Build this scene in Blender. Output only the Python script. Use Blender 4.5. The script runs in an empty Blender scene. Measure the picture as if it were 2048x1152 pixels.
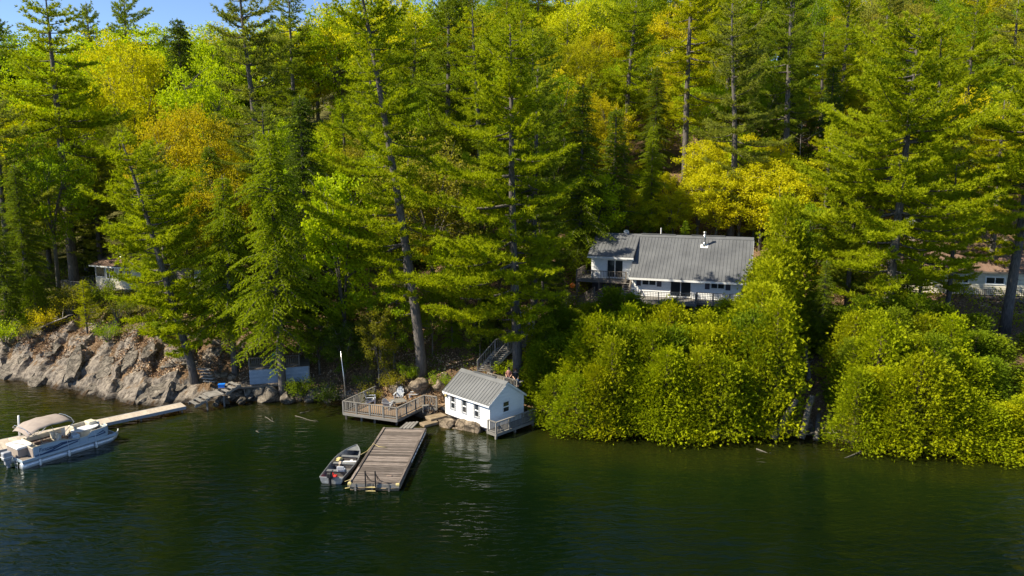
import bpy, math, random
import numpy as np
from mathutils import Vector, Matrix
R = math.radians
sc = bpy.context.scene
col = sc.collection

# ------------------------------------------------------------------ camera
FPX, CH, PITCH = 1462.0, 20.0, R(9.67)
SP, CP = math.sin(PITCH), math.cos(PITCH)
cam = bpy.data.cameras.new('camera')
cam.sensor_width = 36.0
cam.lens = FPX / 2048 * 36.0
cam.clip_start, cam.clip_end = 0.5, 3000
camo = bpy.data.objects.new('camera', cam)
camo.location = (0, 0, CH)
camo.rotation_euler = (math.pi / 2 - PITCH, 0, 0)
col.objects.link(camo)
sc.camera = camo

# ------------------------------------------------------------------ sky, sun, exposure
SUN_EL, SUN_AZ = R(43), R(256)            # azimuth measured from +Y towards +X
sd = Vector((math.sin(SUN_AZ) * math.cos(SUN_EL), math.cos(SUN_AZ) * math.cos(SUN_EL), math.sin(SUN_EL)))
w = bpy.data.worlds.new('World'); sc.world = w; w.use_nodes = True
nt = w.node_tree; bg = nt.nodes['Background']
sky = nt.nodes.new('ShaderNodeTexSky'); sky.sky_type = 'NISHITA'; sky.sun_disc = False
sky.sun_elevation = SUN_EL; sky.sun_rotation = SUN_AZ; sky.altitude = 2500
sky.dust_density = 0.1; sky.ozone_density = 3.0; sky.air_density = 0.85
nt.links.new(sky.outputs[0], bg.inputs[0]); bg.inputs[1].default_value = 0.105
sun = bpy.data.lights.new('sun', 'SUN'); sun.energy = 5.0; sun.angle = R(0.5); sun.color = (1.0, 0.90, 0.70)
suno = bpy.data.objects.new('sun', sun); col.objects.link(suno)
suno.rotation_euler = (-sd).to_track_quat('-Z', 'Y').to_euler()
sc.view_settings.view_transform = 'Standard'; sc.view_settings.look = 'None'
sc.view_settings.gamma = 1; sc.view_settings.use_curve_mapping = False
sc.view_settings.exposure = 1.0
sc.cycles.max_bounces = 8; sc.cycles.diffuse_bounces = 3; sc.cycles.glossy_bounces = 3
sc.cycles.transparent_max_bounces = 8; sc.cycles.transmission_bounces = 4
sc.cycles.caustics_reflective = False; sc.cycles.caustics_refractive = False

# ------------------------------------------------------------------ photo geometry helpers
def ray(px, py):
    u, v = (px - 1024) / FPX, (py - 576) / FPX
    return Vector((u, CP - v * SP, -SP - v * CP))
def at(px, py, z=0.0):                    # where the sight line meets the level z
    r = ray(px, py); t = (z - CH) / r.z
    return Vector((r.x * t, r.y * t, z))
def atY(px, py, Y):                       # the point at distance Y
    r = ray(px, py); t = Y / r.y
    return Vector((r.x * t, Y, CH + r.z * t))
def proj(p):
    d = Vector(p) - Vector((0, 0, CH))
    zc = d.y * CP - d.z * SP
    yc = d.y * SP + d.z * CP
    return 1024 + FPX * d.x / zc, 576 - FPX * yc / zc, zc
rng = np.random.default_rng(7)
rnd = random.Random(11)

# ------------------------------------------------------------------ noise
def _h(i, j, s):
    n = (i * 374761393 + j * 668265263 + s * 974634777) & 0xffffffff
    n = ((n ^ (n >> 13)) * 1274126177) & 0xffffffff
    return ((n ^ (n >> 16)) & 0xffff) / 65535.0
def vnoise(x, y, s=0):
    x = np.asarray(x, float); y = np.asarray(y, float)
    xi = np.floor(x).astype(np.int64); yi = np.floor(y).astype(np.int64)
    fx = x - xi; fy = y - yi
    fx = fx * fx * (3 - 2 * fx); fy = fy * fy * (3 - 2 * fy)
    return ((_h(xi, yi, s) * (1 - fx) + _h(xi + 1, yi, s) * fx) * (1 - fy)
            + (_h(xi, yi + 1, s) * (1 - fx) + _h(xi + 1, yi + 1, s) * fx) * fy) - 0.5
def fbm(x, y, s=0, o=4):
    r = 0; a = 1.0
    for k in range(o):
        r = r + a * vnoise(x * 2 ** k, y * 2 ** k, s + k); a *= .5
    return r
def sstep(a, b, x):
    t = np.clip((np.asarray(x, float) - a) / (b - a), 0, 1)
    return t * t * (3 - 2 * t)

# ------------------------------------------------------------------ mesh helpers
class MB:
    def __init__(s): s.v = []; s.f = []
    def add(s, vs, fs):
        o = len(s.v); s.v += [tuple(p) for p in vs]; s.f += [tuple(i + o for i in f) for f in fs]; return s
    def box(s, x0, x1, y0, y1, z0, z1):
        return s.hexa([(x0, y0, z0), (x1, y0, z0), (x1, y1, z0), (x0, y1, z0), (x0, y0, z1), (x1, y0, z1), (x1, y1, z1), (x0, y1, z1)])
    def hexa(s, p):
        return s.add(p, [(0, 3, 2, 1), (4, 5, 6, 7), (0, 1, 5, 4), (1, 2, 6, 5), (2, 3, 7, 6), (3, 0, 4, 7)])
    def prism(s, poly, d):                # polygon (3d points) pushed along d
        n = len(poly); d = Vector(d)
        a = [Vector(p) for p in poly]; b = [p + d for p in a]
        return s.add(a + b, [tuple(range(n))[::-1], tuple(range(n, 2 * n))] + [(i, (i + 1) % n, n + (i + 1) % n, n + i) for i in range(n)])
    def tube(s, pts, rad, n=8, cap=True):
        pts = [Vector(p) for p in pts]
        if not hasattr(rad, '__len__'): rad = [rad] * len(pts)
        vs = []; fs = []; up = None
        for i, p in enumerate(pts):
            d = (pts[min(i + 1, len(pts) - 1)] - pts[max(i - 1, 0)]).normalized()
            if up is None: up = Vector((0, 0, 1)) if abs(d.z) < .9 else Vector((1, 0, 0))
            a = d.cross(up)
            a = a.normalized() if a.length > 1e-4 else d.orthogonal().normalized()
            b = d.cross(a).normalized(); up = -b if b.dot(up) < 0 else b
            if b.dot(up) < 0: pass
            for k in range(n):
                t = 2 * math.pi * k / n
                vs.append(p + (a * math.cos(t) + up * math.sin(t)) * rad[i])
        for i in range(len(pts) - 1):
            for k in range(n):
                k2 = (k + 1) % n
                fs.append((i * n + k, i * n + k2, (i + 1) * n + k2, (i + 1) * n + k))
        if cap: fs += [tuple(range(n))[::-1], tuple(range((len(pts) - 1) * n, len(pts) * n))]
        return s.add(vs, fs)
    def cyl(s, x, y, z0, z1, r, n=12): return s.tube([(x, y, z0), (x, y, z1)], r, n)
    def mesh(s, name, mat=None, smooth=False):
        m = bpy.data.meshes.new(name); m.from_pydata(s.v, [], s.f)
        if mat: m.materials.append(mat)
        m.update()
        if smooth: m.shade_smooth()
        return m
def link(name, data, parent=None, loc=None, label=None):
    o = bpy.data.objects.new(name, data); col.objects.link(o)
    if parent: o.parent = parent
    if loc is not None: o.location = loc
    if label: o['label'] = label
    return o
def part(name, mb, mat, parent=None, smooth=False, label=None, loc=None):
    return link(name, mb.mesh(name, mat, smooth), parent, loc, label)
def tag(o, label=None, cat=None, group=None, kind=None):
    for k, v in (('label', label), ('category', cat), ('group', group), ('kind', kind)):
        if v: o[k] = v
    return o
def thing(name, label, cat, loc=(0, 0, 0), rz=0, group=None):
    o = bpy.data.objects.new(name, None); col.objects.link(o)
    o.location = loc; o.rotation_euler = (0, 0, rz); o.empty_display_size = .3
    return tag(o, label, cat, group)
def copy_tree(o, parent=None):
    c = o.copy(); col.objects.link(c); c.parent = parent
    for ch in o.children: copy_tree(ch, c)
    return c
_unit = {}
def bx(name, parent, c, size, mat, rot=(0, 0, 0), label=None):   # one box piece, shared mesh data, own scale
    k = mat.name
    if k not in _unit:
        _unit[k] = MB().box(-.5, .5, -.5, .5, -.5, .5).mesh('block_' + k, mat)
    o = link(name, _unit[k], parent, c, label); o.scale = size; o.rotation_euler = rot
    return o
def beam(name, parent, a, b, wy, wz, mat):                       # a box piece from a to b
    a = Vector(a); b = Vector(b); d = b - a
    rz = math.atan2(d.y, d.x); ry = -math.atan2(d.z, math.hypot(d.x, d.y))
    return bx(name, parent, (a + b) / 2, (d.length, wy, wz), mat, (0, ry, rz))

# ------------------------------------------------------------------ materials
def newmat(name):
    m = bpy.data.materials.new(name); m.use_nodes = True
    return m, m.node_tree, m.node_tree.nodes['Principled BSDF']
def N(nt, t, **kw):
    n = nt.nodes.new(t)
    for k, v in kw.items():
        if k.startswith('i_'): n.inputs[k[2:]].default_value = v
        else: setattr(n, k, v)
    return n
def L(nt, a, b): nt.links.new(a, b)
def ramp(nt, fac, stops, interp='LINEAR'):
    r = nt.nodes.new('ShaderNodeValToRGB'); e = r.color_ramp.elements; r.color_ramp.interpolation = interp
    while len(e) > 1: e.remove(e[-1])
    e[0].position = stops[0][0]; e[0].color = (*stops[0][1], 1)
    for p, c in stops[1:]:
        x = e.new(p); x.color = (*c, 1)
    L(nt, fac, r.inputs[0]); return r
def noise_mat(name, c1, c2, scale=3.0, rough=.7, bump=.0, vec='world', stretch=(1, 1, 1), detail=6, spec=.3, metal=0, perobj=.0, bscale=None):
    m, t, b = newmat(name)
    if vec == 'world':
        g = N(t, 'ShaderNodeNewGeometry'); src = g.outputs['Position']
    else:
        g = N(t, 'ShaderNodeTexCoord'); src = g.outputs['Object']
    mp = N(t, 'ShaderNodeMapping'); mp.inputs['Scale'].default_value = stretch
    oi = N(t, 'ShaderNodeObjectInfo')
    L(t, src, mp.inputs[0])
    add = N(t, 'ShaderNodeVectorMath', operation='ADD')
    sc_ = N(t, 'ShaderNodeMath', operation='MULTIPLY'); sc_.inputs[1].default_value = 37.0 if vec != 'world' else 0.0
    L(t, oi.outputs['Random'], sc_.inputs[0]); L(t, mp.outputs[0], add.inputs[0]); L(t, sc_.outputs[0], add.inputs[1])
    nz = N(t, 'ShaderNodeTexNoise'); nz.inputs['Scale'].default_value = scale; nz.inputs['Detail'].default_value = detail
    nz.inputs['Roughness'].default_value = .65
    L(t, add.outputs[0], nz.inputs[0])
    r = ramp(t, nz.outputs[0], [(.32, c1), (.68, c2)])
    out = r.outputs[0]
    if perobj:
        mr = N(t, 'ShaderNodeMapRange'); mr.inputs[3].default_value = 1 - perobj; mr.inputs[4].default_value = 1 + perobj
        L(t, oi.outputs['Random'], mr.inputs[0])
        mx = N(t, 'ShaderNodeVectorMath', operation='SCALE'); L(t, out, mx.inputs[0]); L(t, mr.outputs[0], mx.inputs['Scale']); out = mx.outputs[0]
    L(t, out, b.inputs['Base Color'])
    b.inputs['Roughness'].default_value = rough; b.inputs['Specular IOR Level'].default_value = spec; b.inputs['Metallic'].default_value = metal
    if bump:
        bp = N(t, 'ShaderNodeBump'); bp.inputs['Strength'].default_value = bump; bp.inputs['Distance'].default_value = .05
        L(t, nz.outputs[0], bp.inputs['Height']); L(t, bp.outputs[0], b.inputs['Normal'])
    return m
M = {}
M['grey_wood'] = noise_mat('grey_wood', (.115, .105, .095), (.28, .265, .245), 1.0, .8, .3, 'obj', (2.5, 6, 6), perobj=.22)
M['dock_wood'] = noise_mat('dock_wood', (.055, .043, .036), (.27, .225, .20), 1.0, .8, .3, 'obj', (5, 3, 3), perobj=.6)
M['warm_wood'] = noise_mat('warm_wood', (.17, .11, .07), (.34, .24, .155), 1.0, .75, .3, 'obj', (2.5, 4, 4), perobj=.2)
M['dark_wood'] = noise_mat('dark_wood', (.09, .075, .06), (.22, .19, .165), 1.0, .8, .3, 'obj', (2.5, 4, 4), perobj=.2)
M['tan_wood'] = noise_mat('tan_wood', (.36, .30, .24), (.52, .45, .37), 1.0, .75, .2, 'obj', (2.5, 4, 4), perobj=.12)
M['white_siding'] = noise_mat('white_siding', (.70, .71, .72), (.82, .82, .82), .9, .5, 0, 'obj', (6, 1, 2), perobj=.04)
M['white_paint'] = noise_mat('white_paint', (.66, .66, .66), (.82, .82, .81), 2, .45)
M['grey_trim'] = noise_mat('grey_trim', (.25, .26, .29), (.34, .35, .38), 3, .5)
M['dark_shutter'] = noise_mat('dark_shutter', (.05, .045, .06), (.08, .07, .09), 3, .5)
M['roof_metal'] = noise_mat('roof_metal', (.082, .086, .094), (.128, .133, .142), .5, .58, 0, 'world', perobj=.05, spec=.5)
M['brown_roof'] = noise_mat('brown_roof', (.13, .08, .06), (.23, .155, .12), .8, .6, 0, 'world', perobj=.08)
M['foundation'] = noise_mat('foundation', (.05, .045, .05), (.12, .11, .12), 1.5, .8)
M['steel'] = noise_mat('steel', (.45, .46, .48), (.62, .63, .65), 4, .3, metal=.9)
M['cream'] = noise_mat('cream', (.52, .48, .38), (.66, .62, .50), 2, .6, 0, 'obj', perobj=.06)
M['blue_siding'] = noise_mat('blue_siding', (.20, .25, .32), (.30, .36, .44), 2, .6, 0, 'obj', perobj=.06)
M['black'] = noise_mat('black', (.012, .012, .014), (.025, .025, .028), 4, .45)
M['rope'] = noise_mat('rope', (.45, .36, .14), (.62, .52, .25), 20, .8)
M['red'] = noise_mat('red', (.50, .02, .02), (.62, .04, .03), 4, .4)
M['blue_plastic'] = noise_mat('blue_plastic', (.01, .14, .62), (.02, .22, .78), 3, .4)
M['teal'] = noise_mat('teal', (.03, .25, .22), (.05, .34, .30), 3, .5)
M['orange'] = noise_mat('orange', (.85, .16, .01), (.95, .24, .02), 3, .4)
M['chair'] = noise_mat('chair', (.36, .38, .42), (.50, .52, .55), 3, .6)
M['vinyl'] = noise_mat('vinyl', (.50, .45, .35), (.62, .57, .46), 2.5, .5)
M['vinyl_dark'] = noise_mat('vinyl_dark', (.16, .12, .10), (.26, .20, .17), 2.5, .6)
M['canvas'] = noise_mat('canvas', (.27, .225, .20), (.34, .285, .25), 2, .85, .15)
M['boat_panel'] = noise_mat('boat_panel', (.36, .45, .54), (.44, .52, .60), 1.5, .3, spec=.5)
M['boat_tube'] = noise_mat('boat_tube', (.50, .53, .56), (.64, .66, .68), 2.0, .38, metal=.55)
M['stripe'] = noise_mat('stripe', (.03, .06, .13), (.05, .09, .18), 3, .4)
M['aluminium'] = noise_mat('aluminium', (.26, .27, .28), (.40, .41, .42), 4, .45, metal=.6)
M['boat_floor'] = noise_mat('boat_floor', (.05, .05, .055), (.16, .14, .13), 5, .8)
M['carpet'] = noise_mat('carpet', (.16, .13, .11), (.24, .20, .17), 8, .9)
M['skin'] = noise_mat('skin', (.50, .30, .22), (.56, .35, .26), 3, .5)
M['pink_cloth'] = noise_mat('pink_cloth', (.22, .10, .085), (.28, .14, .115), 3, .8)
M['hair'] = noise_mat('hair', (.06, .025, .015), (.12, .05, .03), 8, .6)
M['driftwood'] = noise_mat('driftwood', (.16, .13, .11), (.42, .38, .33), 3, .8, .4, 'world')
M['stone_slab'] = noise_mat('stone_slab', (.16, .115, .07), (.30, .235, .16), 2.5, .8, .3, 'world')
def glass():
    m, t, b = newmat('window_glass')
    b.inputs['Base Color'].default_value = (.025, .03, .035, 1); b.inputs['Roughness'].default_value = .06
    b.inputs['Specular IOR Level'].default_value = .8
    return m
M['glass'] = glass()
def bark(name, c1, c2):
    m = noise_mat(name, c1, c2, 3.0, .9, .8, 'obj', (4, 4, .7))
    return m
M['pine_bark'] = bark('pine_bark', (.045, .040, .038), (.17, .15, .135))
M['grey_bark'] = bark('grey_bark', (.06, .054, .046), (.19, .17, .14))
M['cedar_bark'] = bark('cedar_bark', (.06, .04, .03), (.17, .13, .10))
def foliage(name, trans=.38, hue=(1.25, .95, .8), rough=.65):
    m, t, b = newmat(name)
    oi = N(t, 'ShaderNodeObjectInfo'); a = N(t, 'ShaderNodeAttribute', attribute_name='tint')
    g = N(t, 'ShaderNodeTexCoord'); nz = N(t, 'ShaderNodeTexNoise'); nz.inputs['Scale'].default_value = .45; nz.inputs['Detail'].default_value = 2
    L(t, g.outputs['Object'], nz.inputs[0])
    # yellower and greener leaves, clump by clump and leaf by leaf
    s1 = N(t, 'ShaderNodeMath', operation='MULTIPLY_ADD'); s1.inputs[1].default_value = .55; s1.inputs[2].default_value = 0
    L(t, a.outputs['Fac'], s1.inputs[0])
    s2 = N(t, 'ShaderNodeMath', operation='MULTIPLY_ADD'); s2.inputs[1].default_value = 1.1; L(t, nz.outputs[0], s2.inputs[0]); L(t, s1.outputs[0], s2.inputs[2])
    s3 = N(t, 'ShaderNodeMapRange'); s3.inputs[1].default_value = .35; s3.inputs[2].default_value = 1.25
    L(t, s2.outputs[0], s3.inputs[0])
    mxc = N(t, 'ShaderNodeMix', data_type='RGBA', blend_type='MIX')
    d1 = N(t, 'ShaderNodeMix', data_type='RGBA', blend_type='MULTIPLY'); d1.inputs[0].default_value = 1; d1.inputs[7].default_value = (.62, .72, .9, 1)
    d2 = N(t, 'ShaderNodeMix', data_type='RGBA', blend_type='MULTIPLY'); d2.inputs[0].default_value = 1; d2.inputs[7].default_value = (*hue, 1)
    L(t, oi.outputs['Color'], d1.inputs[6]); L(t, oi.outputs['Color'], d2.inputs[6])
    L(t, s3.outputs[0], mxc.inputs[0]); L(t, d1.outputs[2], mxc.inputs[6]); L(t, d2.outputs[2], mxc.inputs[7])
    L(t, mxc.outputs[2], b.inputs['Base Color'])
    b.inputs['Roughness'].default_value = rough; b.inputs['Specular IOR Level'].default_value = .1
    tr = N(t, 'ShaderNodeBsdfTranslucent')
    tc = N(t, 'ShaderNodeMix', data_type='RGBA', blend_type='MULTIPLY'); tc.inputs[0].default_value = 1; tc.inputs[7].default_value = (1.3, 1.32, .5, 1)
    L(t, mxc.outputs[2], tc.inputs[6]); L(t, tc.outputs[2], tr.inputs[0])
    ms = N(t, 'ShaderNodeMixShader'); ms.inputs[0].default_value = trans
    L(t, b.outputs[0], ms.inputs[1]); L(t, tr.outputs[0], ms.inputs[2]); L(t, ms.outputs[0], t.nodes['Material Output'].inputs[0])
    return m
M['needles'] = foliage('needles', .40, (1.25, 1.2, .6))
M['leaves'] = foliage('leaves', .45, (1.18, 1.14, .6))
M['cedar_leaf'] = foliage('cedar_leaf', .28, (1.25, 1.2, .5))

# rock and forest floor
def ground_mat():
    m, t, b = newmat('ground_surface')
    g = N(t, 'ShaderNodeNewGeometry'); a = N(t, 'ShaderNodeAttribute', attribute_name='rock')
    n1 = N(t, 'ShaderNodeTexNoise'); n1.inputs['Scale'].default_value = .9; n1.inputs['Detail'].default_value = 8; n1.inputs['Roughness'].default_value = .7
    n2 = N(t, 'ShaderNodeTexNoise'); n2.inputs['Scale'].default_value = 9; n2.inputs['Detail'].default_value = 6; n2.inputs['Roughness'].default_value = .75
    n3 = N(t, 'ShaderNodeTexNoise'); n3.inputs['Scale'].default_value = 2.6; n3.inputs['Detail'].default_value = 10; n3.inputs['Roughness'].default_value = .78; L(t, g.outputs['Position'], n3.inputs[0])
    mp = N(t, 'ShaderNodeMapping'); mp.inputs['Scale'].default_value = (1.6, .45, .8); mp.inputs['Rotation'].default_value = (0, 0, R(8))
    L(t, g.outputs['Position'], mp.inputs[0]); L(t, mp.outputs[0], n1.inputs[0]); L(t, g.outputs['Position'], n2.inputs[0])
    litter = ramp(t, n2.outputs[0], [(.3, (.035, .023, .014)), (.47, (.14, .085, .045)), (.58, (.25, .17, .105)), (.70, (.40, .31, .22))])
    rock = ramp(t, n3.outputs[0], [(.30, (.035, .03, .026)), (.42, (.11, .092, .078)), (.54, (.265, .225, .185)), (.70, (.40, .35, .29))])
    f = N(t, 'ShaderNodeMath', operation='ADD'); L(t, a.outputs['Fac'], f.inputs[0])
    s = N(t, 'ShaderNodeMath', operation='MULTIPLY_ADD'); s.inputs[1].default_value = 2.6; s.inputs[2].default_value = -1.3
    L(t, n1.outputs[0], s.inputs[0]); L(t, s.outputs[0], f.inputs[1])
    fr = ramp(t, f.outputs[0], [(.42, (0, 0, 0)), (.58, (1, 1, 1))])
    mx = N(t, 'ShaderNodeMix', data_type='RGBA'); L(t, fr.outputs[0], mx.inputs[0]); L(t, litter.outputs[0], mx.inputs[6]); L(t, rock.outputs[0], mx.inputs[7])
    mo = N(t, 'ShaderNodeAttribute', attribute_name='moss')      # low green and dry grass
    mc = ramp(t, n2.outputs[0], [(.35, (.04, .05, .012)), (.65, (.16, .14, .04))])
    f2 = N(t, 'ShaderNodeMath', operation='MULTIPLY'); L(t, mo.outputs['Fac'], f2.inputs[0]); L(t, n1.outputs[0], f2.inputs[1])
    fr2 = ramp(t, f2.outputs[0], [(.30, (0, 0, 0)), (.40, (1, 1, 1))])
    mx2 = N(t, 'ShaderNodeMix', data_type='RGBA'); L(t, fr2.outputs[0], mx2.inputs[0]); L(t, mx.outputs[2], mx2.inputs[6]); L(t, mc.outputs[0], mx2.inputs[7])
    # dark stain along the waterline
    sx_ = N(t, 'ShaderNodeSeparateXYZ'); L(t, g.outputs['Position'], sx_.inputs[0])
    wz = N(t, 'ShaderNodeMath', operation='MULTIPLY_ADD'); wz.inputs[1].default_value = .5; L(t, n1.outputs[0], wz.inputs[0]); L(t, sx_.outputs[2], wz.inputs[2])
    wr = N(t, 'ShaderNodeMapRange'); wr.inputs[1].default_value = .38; wr.inputs[2].default_value = .62; wr.inputs[3].default_value = .30; L(t, wz.outputs[0], wr.inputs[0])
    wet = N(t, 'ShaderNodeVectorMath', operation='SCALE'); L(t, mx2.outputs[2], wet.inputs[0]); L(t, wr.outputs[0], wet.inputs['Scale'])
    L(t, wet.outputs[0], b.inputs['Base Color']); b.inputs['Roughness'].default_value = .9; b.inputs['Specular IOR Level'].default_value = .15
    bp = N(t, 'ShaderNodeBump'); bp.inputs['Strength'].default_value = .9; bp.inputs['Distance'].default_value = .15
    L(t, n2.outputs[0], bp.inputs['Height']); L(t, bp.outputs[0], b.inputs['Normal'])
    return m
M['ground'] = ground_mat()
def rock_mat(name, c):
    m, t, b = newmat(name)
    g = N(t, 'ShaderNodeNewGeometry')
    n1 = N(t, 'ShaderNodeTexNoise'); n1.inputs['Scale'].default_value = 1.3; n1.inputs['Detail'].default_value = 9; n1.inputs['Roughness'].default_value = .72
    v = N(t, 'ShaderNodeTexVoronoi'); v.feature = 'DISTANCE_TO_EDGE'; v.inputs['Scale'].default_value = 1.1
    L(t, g.outputs['Position'], n1.inputs[0]); L(t, n1.outputs[1], v.inputs[0]) if False else L(t, g.outputs['Position'], v.inputs[0])
    r = ramp(t, n1.outputs[0], [(.3, tuple(x * .22 for x in c)), (.45, tuple(x * .65 for x in c)), (.57, c), (.70, tuple(min(1, x * 1.6) for x in c))])
    # thin dark cracks, wandering with the grain
    wv = N(t, 'ShaderNodeMix', data_type='RGBA', blend_type='LINEAR_LIGHT'); wv.inputs[0].default_value = .22; L(t, g.outputs['Position'], wv.inputs[6]); L(t, n1.outputs[1], wv.inputs[7])
    L(t, wv.outputs[2], v.inputs[0]); cr_ = ramp(t, v.outputs['Distance'], [(0, (.18, .18, .18)), (.045, (1, 1, 1))])
    # mineral and lichen blotches
    n5 = N(t, 'ShaderNodeTexNoise'); n5.inputs['Scale'].default_value = 4.5; n5.inputs['Detail'].default_value = 6; L(t, g.outputs['Position'], n5.inputs[0])
    li = ramp(t, n5.outputs[0], [(.44, (.75, .70, .66)), (.6, (1.12, 1.08, 1.0))])
    ml = N(t, 'ShaderNodeMix', data_type='RGBA', blend_type='MULTIPLY'); ml.inputs[0].default_value = 1; L(t, r.outputs[0], ml.inputs[6]); L(t, cr_.outputs[0], ml.inputs[7])
    m3 = N(t, 'ShaderNodeMix', data_type='RGBA', blend_type='MULTIPLY'); m3.inputs[0].default_value = 1; L(t, ml.outputs[2], m3.inputs[6]); L(t, li.outputs[0], m3.inputs[7])
    L(t, m3.outputs[2], b.inputs['Base Color']); b.inputs['Roughness'].default_value = .85; b.inputs['Specular IOR Level'].default_value = .2
    bp = N(t, 'ShaderNodeBump'); bp.inputs['Strength'].default_value = .8; bp.inputs['Distance'].default_value = .12
    L(t, n1.outputs[0], bp.inputs['Height']); L(t, bp.outputs[0], b.inputs['Normal'])
    return m
M['rock_pale'] = rock_mat('rock_pale', (.19, .172, .15))
M['rock_brown'] = rock_mat('rock_brown', (.24, .20, .155))

# ------------------------------------------------------------------ ground
SH = [(-1100, 700), (-500, 715), (-200, 735), (0, 752), (130, 776), (200, 790), (262, 805), (330, 808), (380, 806), (430, 800), (500, 801), (560, 803), (610, 798),
      (690, 800), (760, 812), (830, 832), (878, 844), (905, 846), (940, 846), (975, 842), (1010, 838), (1045, 836), (1080, 843), (1120, 856), (1250, 866), (1400, 870),
      (1560, 868), (1600, 868), (1660, 874), (1720, 888), (1850, 896), (2048, 903), (2400, 910), (3200, 915)]
_s = [at(a, b, 0) for a, b in SH]
SX = np.array([p.x for p in _s]); SY = np.array([p.y for p in _s])
SXd = np.linspace(SX[0], SX[-1], 600); SYd = np.interp(SXd, SX, SY); SYd = np.convolve(np.pad(SYd, 6, 'edge'), np.ones(13) / 13, 'valid')
def shoreY(x): return np.interp(x, SXd, SYd)
PC = np.array([(-300, -14), (-60, -11), (-12, -4.5), (-4, -1.6), (0, 0), (1.2, .9), (4, 2.2), (10, 4.2), (16, 5.8), (25, 8.5), (42, 15.3), (66, 25), (100, 37), (150, 43), (500, 46)])
PL = np.array([(-300, -14), (-60, -9), (-12, -3.2), (-4, -1.0), (0, 0), (.5, .5), (4, 2.1), (9, 4.3), (14, 5.0), (24, 5.6), (40, 10), (60, 20), (80, 29), (110, 40), (150, 41), (500, 34)])
PADS = []                                  # (x, y, angle, half length, half depth, z)
def height(x, y, raw=False):
    x = np.asarray(x, float); y = np.asarray(y, float)
    s = (y - shoreY(x)) * .95
    wl = 1 - sstep(-30, -22, x)
    wm = 1 - sstep(-45, 10, x)
    far = np.interp(s, PC[:, 0], PC[:, 1]) * (1 - .22 * wm * sstep(40, 90, s))
    h = far * (1 - wl) + np.interp(s, PL[:, 0], PL[:, 1]) * wl
    h = h + sstep(3, 25, s) * fbm(x / 9, y / 9, 3) * 1.6 + sstep(.2, 4, np.abs(s)) * fbm(x / 2.2, y / 2.2, 5) * .45
    # slanting ledges of the bare rock shore
    led = wl * sstep(-1.5, .6, s) * (1 - sstep(9, 14, s))
    q = (x + .12 * y + fbm(x / 5, y / 9, 9) * 2.4) / 2.7
    saw = q - np.floor(q); saw = np.where(saw < .86, saw / .86, (1 - saw) / .14)
    q2 = (x + .2 * y + fbm(x / 2, y / 5, 19) * 1.2) / .9
    s2 = q2 - np.floor(q2); s2 = np.where(s2 < .8, s2 / .8, (1 - s2) / .2)
    q3 = (s + fbm(x / 2.5, y / 2.5, 29) * 2.2) / 2.4
    s3 = q3 - np.floor(q3)
    h = h + led * ((saw - .4) * .62 * (.5 + 1.2 * np.abs(vnoise(x / 3.1, y / 6.0, 51) + .3)) + (s2 - .4) * .12 + (sstep(0, .10, s3) - s3) * .42 + fbm(x / 1.3, y / 1.3, 12, 5) * .26)
    if not raw:
        for (px_, py_, a, hx, hy, z) in PADS:
            c, s_ = math.cos(a), math.sin(a)
            u = np.abs((x - px_) * c + (y - py_) * s_) - hx; v = np.abs(-(x - px_) * s_ + (y - py_) * c) - hy
            d = np.sqrt(np.maximum(u, 0) ** 2 + np.maximum(v, 0) ** 2)
            k = 1 - sstep(0, 3.2, d)
            h = h * (1 - k) + np.minimum(h, z) * k
    return h
def H1(x, y): return float(height(np.array([x]), np.array([y]))[0])
def place(px, Y):                          # ground point seen at column px, at distance Y
    x = (px - 1024) / FPX * Y
    for _ in range(6):
        z = H1(x, Y); x = (px - 1024) / FPX * (Y * CP - (z - CH) * SP)
    return Vector((x, Y, H1(x, Y)))

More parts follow.
